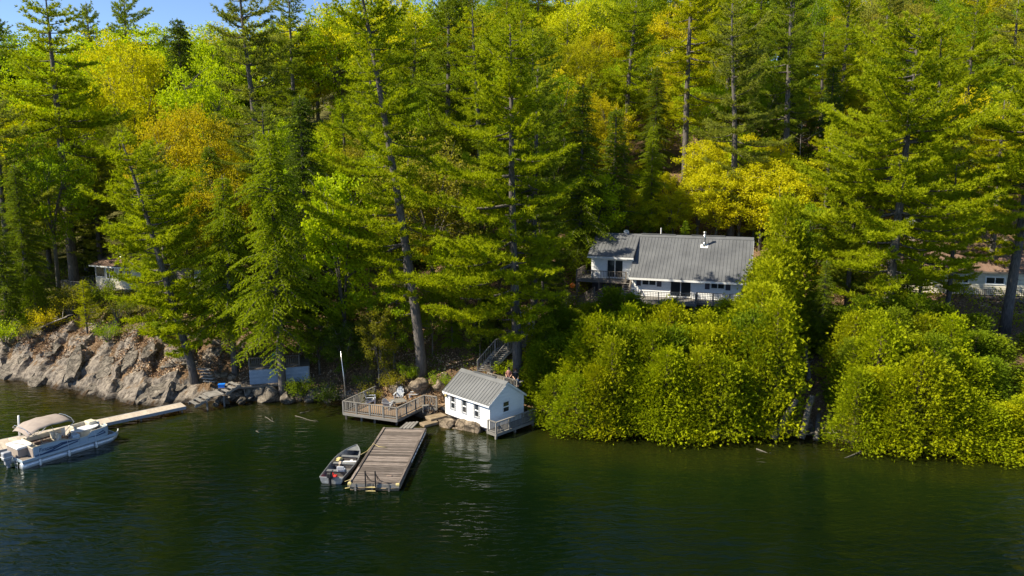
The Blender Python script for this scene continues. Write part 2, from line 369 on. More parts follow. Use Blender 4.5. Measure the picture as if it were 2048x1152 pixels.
# ------------------------------------------------------------------ building helpers
class Wall:                                # wall from a to b (local to parent), outward normal to the right of a->b
    def __init__(s, parent, a, b, z0, z1, mat=None, name='wall', thick=.12):
        s.p = parent; s.a = Vector((a[0], a[1], 0)); s.b = Vector((b[0], b[1], 0))
        s.d = (s.b - s.a).normalized(); s.L = (s.b - s.a).length
        s.n = Vector((s.d.y, -s.d.x, 0)); s.z0, s.z1 = z0, z1; s.rz = math.atan2(s.d.y, s.d.x)
    def pt(s, u, o, z): return s.a + s.d * u + s.n * o + Vector((0, 0, z))
    def box(s, name, u0, u1, o0, o1, z0, z1, mat):
        return bx(name, s.p, s.pt((u0 + u1) / 2, (o0 + o1) / 2, (z0 + z1) / 2), (u1 - u0, o1 - o0, z1 - z0), mat, (0, 0, s.rz))
    def body(s, mat, openings=(), apex=None, thick=.1, name='wall'):
        m = MB(); us = sorted({0, s.L, *[o[0] for o in openings], *[o[1] for o in openings]})
        for u0, u1 in zip(us, us[1:]):
            c = (u0 + u1) / 2; hs = [o for o in openings if o[0] < c < o[1]]
            z = s.z0
            for o in sorted(hs, key=lambda o: o[2]):
                if o[2] > z + .01: s._b(m, u0, u1, -thick, 0, z, o[2])
                z = o[3]
            if s.z1 > z + .01: s._b(m, u0, u1, -thick, 0, z, s.z1)
        if apex:
            m.prism([s.pt(0, 0, s.z1), s.pt(s.L, 0, s.z1), s.pt(apex[0], 0, apex[1])], -s.n * thick)
        return part(name, m, mat, s.p)
    def _b(s, m, u0, u1, o0, o1, z0, z1):
        m.hexa([s.pt(u, o, z) for z in (z0, z1) for u, o in ((u0, o1), (u1, o1), (u1, o0), (u0, o0))])
    def siding(s, mat, openings=(), apex=None, row=.15, name='siding_board'):
        z = s.z0 - .04; top = apex[1] if apex else s.z1
        while z < top - .02:
            zt = min(z + row, top - .01)
            def lim(zz):
                if not apex or zz <= s.z1: return 0, s.L
                k = (zz - s.z1) / (apex[1] - s.z1); return apex[0] * k, s.L + (apex[0] - s.L) * k
            cuts = [(0, s.L)]
            for o in openings:
                if o[2] < zt - .02 and o[3] > z + .02:
                    nc = []
                    for c in cuts:
                        if o[0] > c[0]: nc.append((c[0], min(c[1], o[0])))
                        if o[1] < c[1]: nc.append((max(c[0], o[1]), c[1]))
                    cuts = [c for c in nc if c[1] - c[0] > .02]
            a0, b0 = lim(z); a1, b1 = lim(zt)
            for c in cuts:
                l0, r0, l1, r1 = max(c[0], a0), min(c[1], b0), max(c[0], a1), min(c[1], b1)
                if r0 - l0 < .05: continue
                if r1 < l1: l1 = r1 = (l1 + r1) / 2
                m = MB(); jit = rnd.uniform(0, .004)
                m.hexa([s.pt(l0, .05 + jit, z), s.pt(r0, .05 + jit, z), s.pt(r0, .003, z), s.pt(l0, .003, z),
                        s.pt(l1, .012 + jit, zt + .004), s.pt(r1, .012 + jit, zt + .004), s.pt(r1, .003, zt + .004), s.pt(l1, .003, zt + .004)])
                part(name, m, mat, s.p)
            z = zt if zt < top - .02 and zt > z else top
    def window(s, u0, u1, z0, z1, trim, panes='v2', tw=.09, name='window', tmat=None, sash=None):
        sash = sash or M['white_paint']; tmat = tmat or trim
        W_, H_ = u1 - u0, z1 - z0
        m = MB(); t = tw
        m.box(-W_ / 2, W_ / 2, -.05, .05, -H_ / 2, -H_ / 2 + t * 1.2); m.box(-W_ / 2, W_ / 2, -.05, .05, H_ / 2 - t, H_ / 2)
        m.box(-W_ / 2, -W_ / 2 + t, -.05, .05, -H_ / 2 + t * 1.2, H_ / 2 - t); m.box(W_ / 2 - t, W_ / 2, -.05, .05, -H_ / 2 + t * 1.2, H_ / 2 - t)
        f = part(name, m, tmat, s.p, loc=s.pt((u0 + u1) / 2, .02, (z0 + z1) / 2)); f.rotation_euler = (0, 0, s.rz)
        iw, ih = W_ - 2 * t, H_ - 2.2 * t; st = .04
        cells = [(-iw / 2, iw / 2, -ih / 2, 0), (-iw / 2, iw / 2, 0, ih / 2)] if panes == 'v2' else \
            [(-iw / 2, iw / 2, -ih / 2, ih / 2)] if panes == '1' else [(-iw / 2 + iw * k / int(panes[1]), -iw / 2 + iw * (k + 1) / int(panes[1]), -ih / 2, ih / 2) for k in range(int(panes[1]))]
        for k, (a, b, c, d) in enumerate(cells):
            y = .0 + .012 * (k % 2)
            q = MB().box(a, b, y - .02, y + .02, c, c + st).box(a, b, y - .02, y + .02, d - st, d).box(a, a + st, y - .02, y + .02, c + st, d - st).box(b - st, b, y - .02, y + .02, c + st, d - st)
            part('sash', q, sash, f)
            bx('pane', f, ((a + b) / 2, y + .005, (c + d) / 2), (b - a - st, .008, d - c - st), M['glass'])
        return f
def roof_plane(parent, x0, x1, y0, z0, y1, z1, n, mat, name='roof_panel', t=.035, skew=0):
    # corrugated sheets running from the eave (y0,z0) up to the ridge (y1,z1)
    ln = math.hypot(y1 - y0, z1 - z0); w_ = (x1 - x0) / n
    m = MB(); m.box(0, w_ - .004, 0, ln, 0, t * .6); m.box(0, .03, 0, ln, t * .6, t * .6 + .03)
    me = m.mesh('roof_sheet', mat)
    for k in range(n):
        o = link(name, me, parent)
        if y1 > y0: o.location = (x0 + k * w_, y0, z0); o.rotation_euler = (math.atan2(z1 - z0, y1 - y0), 0, 0)
        else: o.location = (x0 + (k + 1) * w_, y0, z0); o.rotation_euler = (math.atan2(z1 - z0, y0 - y1), 0, math.pi)
def railing(parent, pts, h=.95, mat=None, sp=.15, post_every=1.7, drop=.0, posts=True, skip_first=False, rail=(.13, .04), bw=.035):
    mat = mat or M['grey_wood']
    for k, (a, b) in enumerate(zip(pts, pts[1:])):
        a = Vector(a); b = Vector(b); d = b - a; ln = math.hypot(d.x, d.y)
        rz = math.atan2(d.y, d.x)
        up = Vector((0, 0, 1))
        beam('top_rail', parent, a + up * h, b + up * h, rail[0], rail[1], mat)
        beam('bottom_rail', parent, a + up * .11, b + up * .11, .04, .07, mat)
        n = max(1, round(ln / sp))
        for i in range(n):
            p = a + d * ((i + .5) / n)
            bx('baluster', parent, p + up * ((h - .02) / 2 + .05), (bw, bw, h - .12), mat, (rnd.uniform(-.012, .012), rnd.uniform(-.012, .012), rz))
        if posts:
            m_ = max(1, round(ln / post_every))
            for i in range(m_ + 1):
                if i == 0 and k > 0: continue
                if i == 0 and skip_first: continue
                p = a + d * (i / m_)
                bx('post', parent, p + up * ((h - .02 - drop) / 2), (.095, .095, h + drop - .02), mat, (0, 0, rz))
def planks(parent, quad, n, mat, z, t=.035, gap=.012, name='plank', along=True):
    # quad corners a,b,c,d (xy); planks run a->b, stacked from ab to dc
    a, b, c, d = [Vector((p[0], p[1])) for p in quad]
    for i in range(n):
        s0, s1 = i / n, (i + 1) / n
        p0 = (a + (d - a) * s0 + a + (d - a) * s1) / 2; p1 = (b + (c - b) * s0 + b + (c - b) * s1) / 2
        dv = p1 - p0; wd = ((d - a).length + (c - b).length) / 2 / n - gap
        e0, e1 = rnd.uniform(-.015, .015), rnd.uniform(-.015, .015)
        cc = (p0 + p1) / 2 + dv.normalized() * (e0 + e1) / 2
        bx(name, parent, (cc.x, cc.y, z + rnd.uniform(-.004, .004)), (dv.length + e1 - e0, wd, t), mat, (0, 0, math.atan2(dv.y, dv.x)))
import bmesh
def boulder_mesh(seed, sx, sy, sz, mat, sub=3, rough=.36, ridge=.0):
    bm = bmesh.new(); bmesh.ops.create_icosphere(bm, subdivisions=sub, radius=1)
    r2 = random.Random(seed)
    planes = [(Vector((r2.gauss(0, 1), r2.gauss(0, 1), r2.gauss(0, .8))).normalized(), r2.uniform(.50, .85)) for _ in range(13)]
    vs = list(bm.verts)
    co = np.array([v.co[:] for v in vs])
    nn = fbm(co[:, 0] * 1.3 + seed * 7, co[:, 1] * 1.3 + co[:, 2] * 1.7, seed, 5)
    for v, q in zip(vs, nn):
        p = v.co.copy()
        for n_, d in planes:
            e = p.dot(n_) - d
            if e > 0: p -= n_ * e * .85
        p *= 1 + q * rough
        v.co = (p.x * sx, p.y * sy, p.z * sz)
    me = bpy.data.meshes.new('boulder'); bm.to_mesh(me); bm.free(); me.materials.append(mat)
    me.shade_smooth() if sub > 3 else None
    return me
def local(t, p):                           # world point into a thing's own frame
    a = -t.rotation_euler[2]; d = Vector(p) - t.location
    return Vector((d.x * math.cos(a) - d.y * math.sin(a), d.x * math.sin(a) + d.y * math.cos(a), d.z))

# ------------------------------------------------------------------ places of the buildings (levels the ground under them)
BH1, BH2 = at(893, 825.5, .52), at(979.7, 856.8, .52)
bh_rz = math.atan2(BH2.y - BH1.y, BH2.x - BH1.x); bh_L = (BH2 - BH1).length; bh_D = 3.55
CT_RZ = R(-19)
p_ = Vector((BH1.x + math.cos(bh_rz) * bh_L / 2 - math.sin(bh_rz) * 1.75, BH1.y + math.sin(bh_rz) * bh_L / 2 + math.cos(bh_rz) * 1.75)); PADS.append((p_.x, p_.y, bh_rz, bh_L / 2 + .3, 2.0, .15))
cE = at(1258.4, 548, 9.1)                  # front left eave corner of the big roof
CT = (cE.x + .62 * math.sin(-CT_RZ) + .1, cE.y + .62 * math.cos(CT_RZ), 6.9)
def cw(x, y): c, s = math.cos(CT_RZ), math.sin(CT_RZ); return (CT[0] + x * c - y * s, CT[1] + x * s + y * c)
p_ = cw(3.5, 4.5); PADS.append((p_[0], p_[1], CT_RZ, 8.5, 4.6, 6.5))
p_ = cw(5, -1.6); PADS.append((p_[0], p_[1], CT_RZ, 6.5, 1.6, 5.2))
LC = at(226, 575, 5.0)                     # left cottage
LC_RZ = R(-24)
PADS.append((LC.x - 1, LC.y + 3.0, LC_RZ, 6.5, 4.0, 4.9))
RC_RZ = R(-14)
RCp = at(1905, 586, 7.0)
PADS.append((RCp.x + 4, RCp.y + 3, RC_RZ, 9.5, 4.5, 6.8))

def build_ground():
    def seg(a, b, d): return list(np.arange(a, b, d))
    xs = seg(-420, -140, 20) + seg(-140, -62, 3) + seg(-62, -24, .22) + seg(-24, 32, .5) + seg(32, 60, 1.0) + seg(60, 140, 4) + seg(140, 421, 20)
    ys = seg(-30, 38, 6) + seg(38, 48, 1) + seg(48, 56, .4) + seg(56, 80, .24) + seg(80, 110, 1.0) + seg(110, 180, 2.5) + seg(180, 520, 12)
    X, Y = np.meshgrid(np.array(xs), np.array(ys)); Z = height(X, Y)
    nx, ny = len(xs), len(ys)
    v = np.stack([X, Y, Z], -1).reshape(-1, 3)
    i = np.arange(nx * ny).reshape(ny, nx)
    f = np.stack([i[:-1, :-1], i[:-1, 1:], i[1:, 1:], i[1:, :-1]], -1).reshape(-1, 4)
    me = bpy.data.meshes.new('ground')
    me.vertices.add(len(v)); me.vertices.foreach_set('co', v.ravel())
    me.loops.add(f.size); me.loops.foreach_set('vertex_index', f.ravel().astype(np.int32))
    me.polygons.add(len(f)); me.polygons.foreach_set('loop_start', np.arange(0, f.size, 4, dtype=np.int32))
    me.update(calc_edges=True)
    s = (Y - shoreY(X)) * .95
    wl = 1 - sstep(-30, -23, X)
    gy, gx = np.gradient(Z, ys, xs); st = np.sqrt(gx ** 2 + gy ** 2)
    rock = wl * (1 - sstep(8, 13, s)) * (.55 + .35 * sstep(.2, .9, st)) + (1 - wl) * (.10 + .75 * (1 - sstep(.2, 1.6, s)) + .25 * sstep(.8, 1.6, st))
    q = (X + .12 * Y + fbm(X / 5, Y / 9, 9) * 2.4) / 2.7; sw = q - np.floor(q)
    rock = rock - .25 * wl * sstep(4, 9, s) - wl * sstep(1.0, 2.5, s) * .5 * (1 - sstep(.12, .38, sw))
    rock = np.where(s < -.3, .55, rock)
    a = me.attributes.new('rock', 'FLOAT', 'POINT'); a.data.foreach_set('value', rock.ravel().astype(np.float32))
    moss = sstep(6, 11, s) * wl * .9 + (1 - wl) * .28 + wl * .3
    a = me.attributes.new('moss', 'FLOAT', 'POINT'); a.data.foreach_set('value', moss.ravel().astype(np.float32))
    me.materials.append(M['ground'])
    cx = (X[:-1, :-1] + X[1:, 1:]) / 2; cs = (s[:-1, :-1] + s[1:, 1:]) / 2
    me.polygons.foreach_set('use_smooth', ~((cx < -26) & (cx > -62) & (cs < 12) & (cs > -2)).ravel())
    return tag(link('ground', me), 'wooded hillside of leaf litter with bare rock shore', 'ground', kind='structure')
GROUND = build_ground()

# ------------------------------------------------------------------ lake
def build_lake():
    xs = list(np.arange(-600, -80, 40)) + list(np.arange(-80, 70, 1.0)) + list(np.arange(70, 601, 40))
    ys = list(np.arange(-600, 20, 30)) + list(np.arange(20, 48, 1.0)) + list(np.arange(48, 76, .5)) + [80, 90]
    X, Y = np.meshgrid(np.array(xs), np.array(ys)); D = -height(X, Y, True)
    nx, ny = len(xs), len(ys)
    v = np.stack([X, Y, np.zeros_like(X)], -1).reshape(-1, 3); i = np.arange(nx * ny).reshape(ny, nx)
    f = np.stack([i[:-1, :-1], i[:-1, 1:], i[1:, 1:], i[1:, :-1]], -1).reshape(-1, 4)
    me = bpy.data.meshes.new('lake'); me.from_pydata(v.tolist(), [], f.tolist()); me.update()
    a = me.attributes.new('depth', 'FLOAT', 'POINT'); a.data.foreach_set('value', np.maximum(D, 0).ravel().astype(np.float32))
    m, t, b = newmat('lake_water')
    g = N(t, 'ShaderNodeNewGeometry'); at_ = N(t, 'ShaderNodeAttribute', attribute_name='depth')
    # turbidity: the water hides its bed with depth
    tb = N(t, 'ShaderNodeMath', operation='MULTIPLY'); tb.inputs[1].default_value = -.75; L(t, at_.outputs['Fac'], tb.inputs[0])
    ex = N(t, 'ShaderNodeMath', operation='EXPONENT'); L(t, tb.outputs[0], ex.inputs[0])
    murk = N(t, 'ShaderNodeBsdfDiffuse'); 
    mr = N(t, 'ShaderNodeMapRange'); mr.inputs[1].default_value = .5; mr.inputs[2].default_value = 5.0; L(t, at_.outputs['Fac'], mr.inputs[0])
    cr = ramp(t, mr.outputs[0], [(0, (.022, .028, .004)), (.5, (.0045, .012, .0025)), (1, (.0015, .0055, .0018))])
    L(t, cr.outputs[0], murk.inputs[0])
    tp = N(t, 'ShaderNodeBsdfTransparent'); tp.inputs[0].default_value = (.62, .50, .22, 1)
    mx = N(t, 'ShaderNodeMixShader'); L(t, ex.outputs[0], mx.inputs[0]); L(t, murk.outputs[0], mx.inputs[1]); L(t, tp.outputs[0], mx.inputs[2])
    gl = N(t, 'ShaderNodeBsdfGlossy'); gl.inputs['Roughness'].default_value = .055; gl.inputs[0].default_value = (1, 1, 1, 1)
    # ripples: long gentle swell, wind wavelets, fine chop
    mp = N(t, 'ShaderNodeMapping'); mp.inputs['Scale'].default_value = (.55, 1.6, 1); mp.inputs['Rotation'].default_value = (0, 0, R(-14)); L(t, g.outputs['Position'], mp.inputs[0])
    n1 = N(t, 'ShaderNodeTexNoise'); n1.inputs['Scale'].default_value = 1.5; n1.inputs['Detail'].default_value = 3; n1.inputs['Roughness'].default_value = .55; n1.inputs['Distortion'].default_value = .6
    L(t, mp.outputs[0], n1.inputs[0])
    mp2 = N(t, 'ShaderNodeMapping'); mp2.inputs['Scale'].default_value = (.8, 1.2, 1); mp2.inputs['Rotation'].default_value = (0, 0, R(35)); L(t, g.outputs['Position'], mp2.inputs[0])
    n2 = N(t, 'ShaderNodeTexNoise'); n2.inputs['Scale'].default_value = .35; n2.inputs['Detail'].default_value = 2; L(t, mp2.outputs[0], n2.inputs[0])
    n4 = N(t, 'ShaderNodeTexNoise'); n4.inputs['Scale'].default_value = .06; n4.inputs['Detail'].default_value = 2; n4.inputs['Distortion'].default_value = 1.5; L(t, g.outputs['Position'], n4.inputs[0])
    mw = N(t, 'ShaderNodeMapRange'); mw.inputs[1].default_value = .38; mw.inputs[2].default_value = .62; mw.inputs[3].default_value = .16; mw.inputs[4].default_value = .52; L(t, n4.outputs[0], mw.inputs[0])
    b1 = N(t, 'ShaderNodeBump'); L(t, mw.outputs[0], b1.inputs['Strength']); b1.inputs['Distance'].default_value = .21
    L(t, n1.outputs[0], b1.inputs['Height'])
    b2 = N(t, 'ShaderNodeBump'); b2.inputs['Strength'].default_value = .35; b2.inputs['Distance'].default_value = .4
    L(t, n2.outputs[0], b2.inputs['Height']); L(t, b1.outputs[0], b2.inputs['Normal'])
    L(t, b2.outputs[0], gl.inputs['Normal'])
    fr = N(t, 'ShaderNodeFresnel'); fr.inputs[0].default_value = 1.33; L(t, b2.outputs[0], fr.inputs['Normal'])
    ms = N(t, 'ShaderNodeMixShader'); L(t, fr.outputs[0], ms.inputs[0]); L(t, mx.outputs[0], ms.inputs[1]); L(t, gl.outputs[0], ms.inputs[2])
    L(t, ms.outputs[0], t.nodes['Material Output'].inputs[0])
    me.materials.append(m)
    return tag(link('lake_water', me), 'dark green rippled lake water reflecting the trees', 'water', kind='structure')
build_lake()

# ------------------------------------------------------------------ boathouse on the rock
def build_boathouse():
    t = thing('boathouse', 'small white clapboard boathouse with grey metal roof standing on the shore rock', 'boathouse', (BH1.x, BH1.y, .52), bh_rz)
    Lx, D, H_, RZ = bh_L, bh_D, 1.95, 3.18
    ws = M['white_siding']
    fr = Wall(t, (0, 0), (Lx, 0), 0, H_)
    op = [(.50, 1.16, .44, 1.68), (1.84, 2.50, .44, 1.68), (3.22, 3.88, .44, 1.68)]
    fr.body(M['white_paint'], op); fr.siding(ws, op)
    for o in op: fr.window(*o, M['grey_trim'], 'v2', .1)
    ri = Wall(t, (Lx, 0), (Lx, D), 0, H_); opr = [(1.3, 2.1, .80, 1.78)]
    ri.body(M['white_paint'], opr, (D / 2, RZ)); ri.siding(ws, opr, (D / 2, RZ)); ri.window(*opr[0], M['white_paint'], 'v2', .07)
    bk = Wall(t, (Lx, D), (0, D), 0, H_); bk.body(M['white_paint']); bk.siding(ws)
    lf = Wall(t, (0, D), (0, 0), 0, H_); lf.body(M['white_paint'], (), (D / 2, RZ)); lf.siding(ws, (), (D / 2, RZ))
    for x, y in ((0, 0), (Lx, 0), (Lx, D), (0, D)):
        bx('corner_board', t, (x + (.015 if x else -.015), y + (.015 if y else -.015), H_ / 2), (.1, .1, H_ + .06), M['white_paint'])
    bx('floor', t, (Lx / 2, D / 2, -.10), (Lx - .05, D - .05, .12), M['foundation'])
    s = (RZ - H_) / (D / 2); ov, gv = .24, .17
    roof_plane(t, -gv, Lx + gv, -ov, H_ - ov * s + .03, D / 2, RZ + .03, 17, M['roof_metal'])
    roof_plane(t, -gv, Lx + gv, D + ov, H_ - ov * s + .03, D / 2, RZ + .03, 17, M['roof_metal'])
    m = MB(); a = .3
    m.prism([(-gv, D / 2 - a, RZ + .09 - a * s), (-gv, D / 2, RZ + .10), (-gv, D / 2 + a, RZ + .09 - a * s), (-gv, D / 2, RZ + .07)], (Lx + 2 * gv, 0, 0)); part('ridge_cap', m, M['roof_metal'], t)
    bx('ridge_vent', t, (Lx * .52, D / 2, RZ + .13), (Lx * .5, .16, .07), M['roof_metal'])
    for y, e in ((-ov, -1), (D + ov, 1)):
        bx('fascia', t, (Lx / 2, y + .01 * e, H_ - ov * s - .045), (Lx + 2 * gv, .03, .13), M['white_paint'])
    for x in (-gv, Lx + gv):
        for y0, y1 in ((-ov, D / 2), (D + ov, D / 2)):
            beam('rake_board', t, (x, y0, H_ - ov * s - .04), (x, y1, RZ - .04), .035, .12, M['white_paint'])
    # dark skirt and posts under the lake end
    bx('skirt', t, (Lx / 2 + .5, D / 2, -.30), (Lx - 1.3, D - .5, .32), M['foundation'])
    for x, y in ((Lx - .35, .15), (Lx - .3, D - .4), (Lx * .6, .2)):
        bx('pier', t, (x, y, -1.0), (.16, .16, 1.75), M['grey_wood'])
    # hanging floats at the corner
    for k, (dx, dz, mt) in enumerate(((-.06, .22, 'white_paint'), (.14, .36, 'orange'))):
        o = MB(); o.tube([(0, 0, 0), (0, 0, .04), (0, 0, .12), (0, 0, .2), (0, 0, .24)], [.02, .08, .1, .08, .02], 10)
        q = part('lantern', o, M['rope'] if mt == 'orange' else M[mt], None, True)
        q.location = t.matrix_world @ Vector((0, 0, 0)); w_ = Vector((dx, -.16, H_ - .22 - dz))
        c, s_ = math.cos(bh_rz), math.sin(bh_rz); q.location = (BH1.x + w_.x * c - w_.y * s_, BH1.y + w_.x * s_ + w_.y * c, .52 + w_.z)
        tag(q, ('white' if k == 0 else 'amber') + ' float hanging under the eave at the left corner of the boathouse', 'float')
    # gallery along the gable end
    d = thing('boathouse_deck', 'narrow grey gallery with railing along the gable end of the boathouse', 'deck', (BH1.x, BH1.y, .52), bh_rz)
    g0, g1, gw = -.28, D + .35, .98
    planks(d, [(Lx + .06, g0), (Lx + .06, g1), (Lx + gw, g1), (Lx + gw, g0)], 7, M['grey_wood'], -.12)
    beam('fascia', d, (Lx + gw + .03, g0 - .02, -.20), (Lx + gw + .03, g1, -.20), .04, .2, M['grey_wood'])
    beam('fascia', d, (Lx + .02, g0 - .03, -.20), (Lx + gw + .05, g0 - .03, -.20), .04, .2, M['grey_wood'])
    railing(d, [(Lx + .1, g0, -.1), (Lx + gw - .03, g0, -.1), (Lx + gw - .03, g1, -.1)], .88, M['grey_wood'], .135, 1.5, .22)
    for y in (g0, g0 + 2, g1 - .2):
        bx('pier', d, (Lx + gw - .05, y, -1.0), (.13, .13, 1.6), M['grey_wood'])
build_boathouse()

# ------------------------------------------------------------------ sun deck over the water
def build_sundeck():
    zt = 1.60; zf = .68
    A, B, C_, D_, E = [at(*p, zt) for p in ((686, 801.4), (793.6, 815.4), (848.3, 789.9), (873.3, 793), (750.5, 772.3))]
    t = thing('sun_deck', 'weathered grey sun deck with slatted railing reaching over the water', 'deck', (0, 0, 0))
    # boards run along AB
    F_ = C_ + (C_ - B) * .35
    ab = (B - A).normalized(); bc = (C_ - B).normalized()
    planks(t, [A, B, B + bc * 5.2, A + bc * 5.2], 34, M['warm_wood'], zf - .02, .035, .012)
    G0 = C_ - ab * .15; G1 = D_ + ab * .1
    planks(t, [G0 + bc * .1, G1 + bc * .05, G1 + bc * 2.0, G0 + bc * 2.0], 12, M['warm_wood'], zf - .05)
    off = Vector((0, 0, -.95 + .0))
    base = [p + Vector((0, 0, -.92)) for p in (E, A, B, C_, D_)]
    railing(t, base, .90, M['grey_wood'], .17, 1.35, .20, bw=.045)
    for a, b in zip(base[:-1], base[1:]):
        nrm = Vector(((b - a).y, -(b - a).x, 0)).normalized()
        beam('fascia', t, a + nrm * .03 + Vector((0, 0, -.13)), b + nrm * .03 + Vector((0, 0, -.13)), .045, .22, M['grey_wood'])
    for p in (A + bc * .3, A + ab * 1.4 + bc * .3, B + bc * .5 - ab * .4, A + ab * 2.6 + bc * .3):
        bx('pile', t, (p.x, p.y, -.2), (.15, .15, 1.5), M['dark_wood'])
    for k in (.25, .5, .75): beam('joist', t, A + bc * 4.8 * k + Vector((0, 0, -1.08)), B + bc * 4.8 * k + Vector((0, 0, -1.08)), .06, .16, M['dark_wood'])
    # landing between deck and boathouse
    l = thing('landing', 'short brown board landing between the sun deck and the boathouse', 'landing', (0, 0, 0))
    P, Q = at(876, 812, .58), at(893, 816, .58); up = Vector((.65, .72, 0)) * 2.2
    planks(l, [P, Q, Q + up, P + up], 12, M['warm_wood'], .56)
    beam('fascia', l, P + Vector((0, -.03, -.12)), Q + Vector((.05, -.03, -.12)), .04, .24, M['grey_wood'])
    # slab steps
    for k, (c, z, sx, sy, lab) in enumerate((((872, 831.5), .40, 1.5, .95, 'upper square stone step leading down from the deck to the ramp'),
                                            ((858, 844), .24, 1.3, .8, 'lower stone step just above the water beside the ramp'),
                                            ((850, 853), -.06, 1.5, .9, 'submerged yellowish stone step under the shallow water'))):
        p = at(*c, z); m = MB()
        m.box(-sx / 2, sx / 2, -sy / 2, sy / 2, -.22, 0)
        o = part('stone_step', m, M['stone_slab'], None, loc=p); o.rotation_euler = (0, 0, R(38)); tag(o, lab, 'step')
        md = o.modifiers.new('edge', 'BEVEL'); md.width = .03; md.segments = 2
    # ramp board down to the floating dock
    r = thing('ramp', 'short grey plank ramp joining the stone steps to the floating dock', 'ramp', (0, 0, 0))
    a, b, c, d = at(797, 857, .5), at(825, 857, .5), at(838, 843, .56), at(812, 845, .56)
    for i in range(4):
        p0 = a + (b - a) * ((i + .5) / 4); p1 = d + (c - d) * ((i + .5) / 4); beam('plank', r, p0, p1, .19, .04, M['grey_wood'])
    return zf, ab, bc, A, B
ZF, AB_, BC_, DA, DB = build_sundeck()

# adirondack chairs and table
def build_adirondack(name, label, mat, loc, rz, group=None):
    t = thing(name, label, 'chair', loc, rz, group)      # faces -y
    for s in (-1, 1):
        bx('arm', t, (s * .33, -.02, .56), (.13, .72, .03), mat)
        bx('leg', t, (s * .30, -.32, .28), (.04, .11, .56), mat)
        m = MB(); m.hexa([(s * .27 - .015, -.38, .28), (s * .27 + .015, -.38, .28), (s * .27 + .015, .46, .0), (s * .27 - .015, .46, .0), (s * .27 - .015, -.38, .40), (s * .27 + .015, -.38, .40), (s * .27 + .015, .46, .12), (s * .27 - .015, .46, .12)])
        part('side_rail', m, mat, t)
    for k in range(5): bx('seat_slat', t, (0, -.34 + k * .115, .40 - k * .038), (.54, .10, .022), mat, (-.32, 0, 0))
    for k in range(5):
        x = (k - 2) * .118; h = .86 - .05 * (k - 2) ** 2
        bx('back_slat', t, (x, .26 + h * .17, .22 + h * .47), (.105, .022, h), mat, (-.36, 0, 0))
    bx('back_brace', t, (0, .40, .55), (.62, .03, .09), mat, (-.36, 0, 0))
    return t
c1 = at(742, 806, ZF)
build_adirondack('adirondack_chair', 'grey adirondack chair on the sun deck nearest the water railing', M['chair'], c1, R(100), 'chairs on the sun deck')
build_adirondack('adirondack_chair', 'pale blue grey adirondack chair at the back of the sun deck against the rocks', M['chair'], at(798, 800, ZF), R(-8), 'chairs on the sun deck')
build_adirondack('adirondack_chair', 'adirondack chair turned sideways beside the stepped railing of the sun deck', M['chair'], at(822, 803, ZF) + Vector((.2, .5, 0)), R(-95), 'chairs on the sun deck')
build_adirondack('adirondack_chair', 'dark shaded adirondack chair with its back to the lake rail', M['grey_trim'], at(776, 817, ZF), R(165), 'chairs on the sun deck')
def build_table():
    p = at(797, 811, ZF); t = thing('low_table', 'low grey slatted wooden table in the middle of the sun deck chairs', 'table', p, R(30))
    for k in range(7): bx('table_slat', t, (0, -.5 + k * .165, .42), (1.15, .15, .03), M['grey_wood'])
    for x in (-.45, .45):
        for y in (-.4, .4): bx('leg', t, (x, y, .2), (.08, .08, .4), M['grey_wood'])
build_table()
def build_stool():
    p = at(851, 820, .72); t = thing('stool', 'small grey stool standing outside the bend of the deck railing', 'stool', p + Vector((0, 0, 0)), R(20))
    bx('seat', t, (0, 0, .38), (.5, .3, .04), M['grey_wood'])
    for x in (-.2, .2): bx('leg', t, (x, 0, .1), (.05, .26, .56), M['grey_wood'])
build_stool()
def build_flagpole():
    a = at(692.5, 806, .9); m = MB(); h = 4.3
    m.tube([(0, 0, -.5), (-.12, 0, h * .5), (-.30, .05, h)], [.045, .035, .022], 8)
    o = part('flagpole', m, M['steel'], None, True, loc=a); tag(o, 'slim bare pale flagpole leaning at the corner of the sun deck', 'flagpole')
build_flagpole()

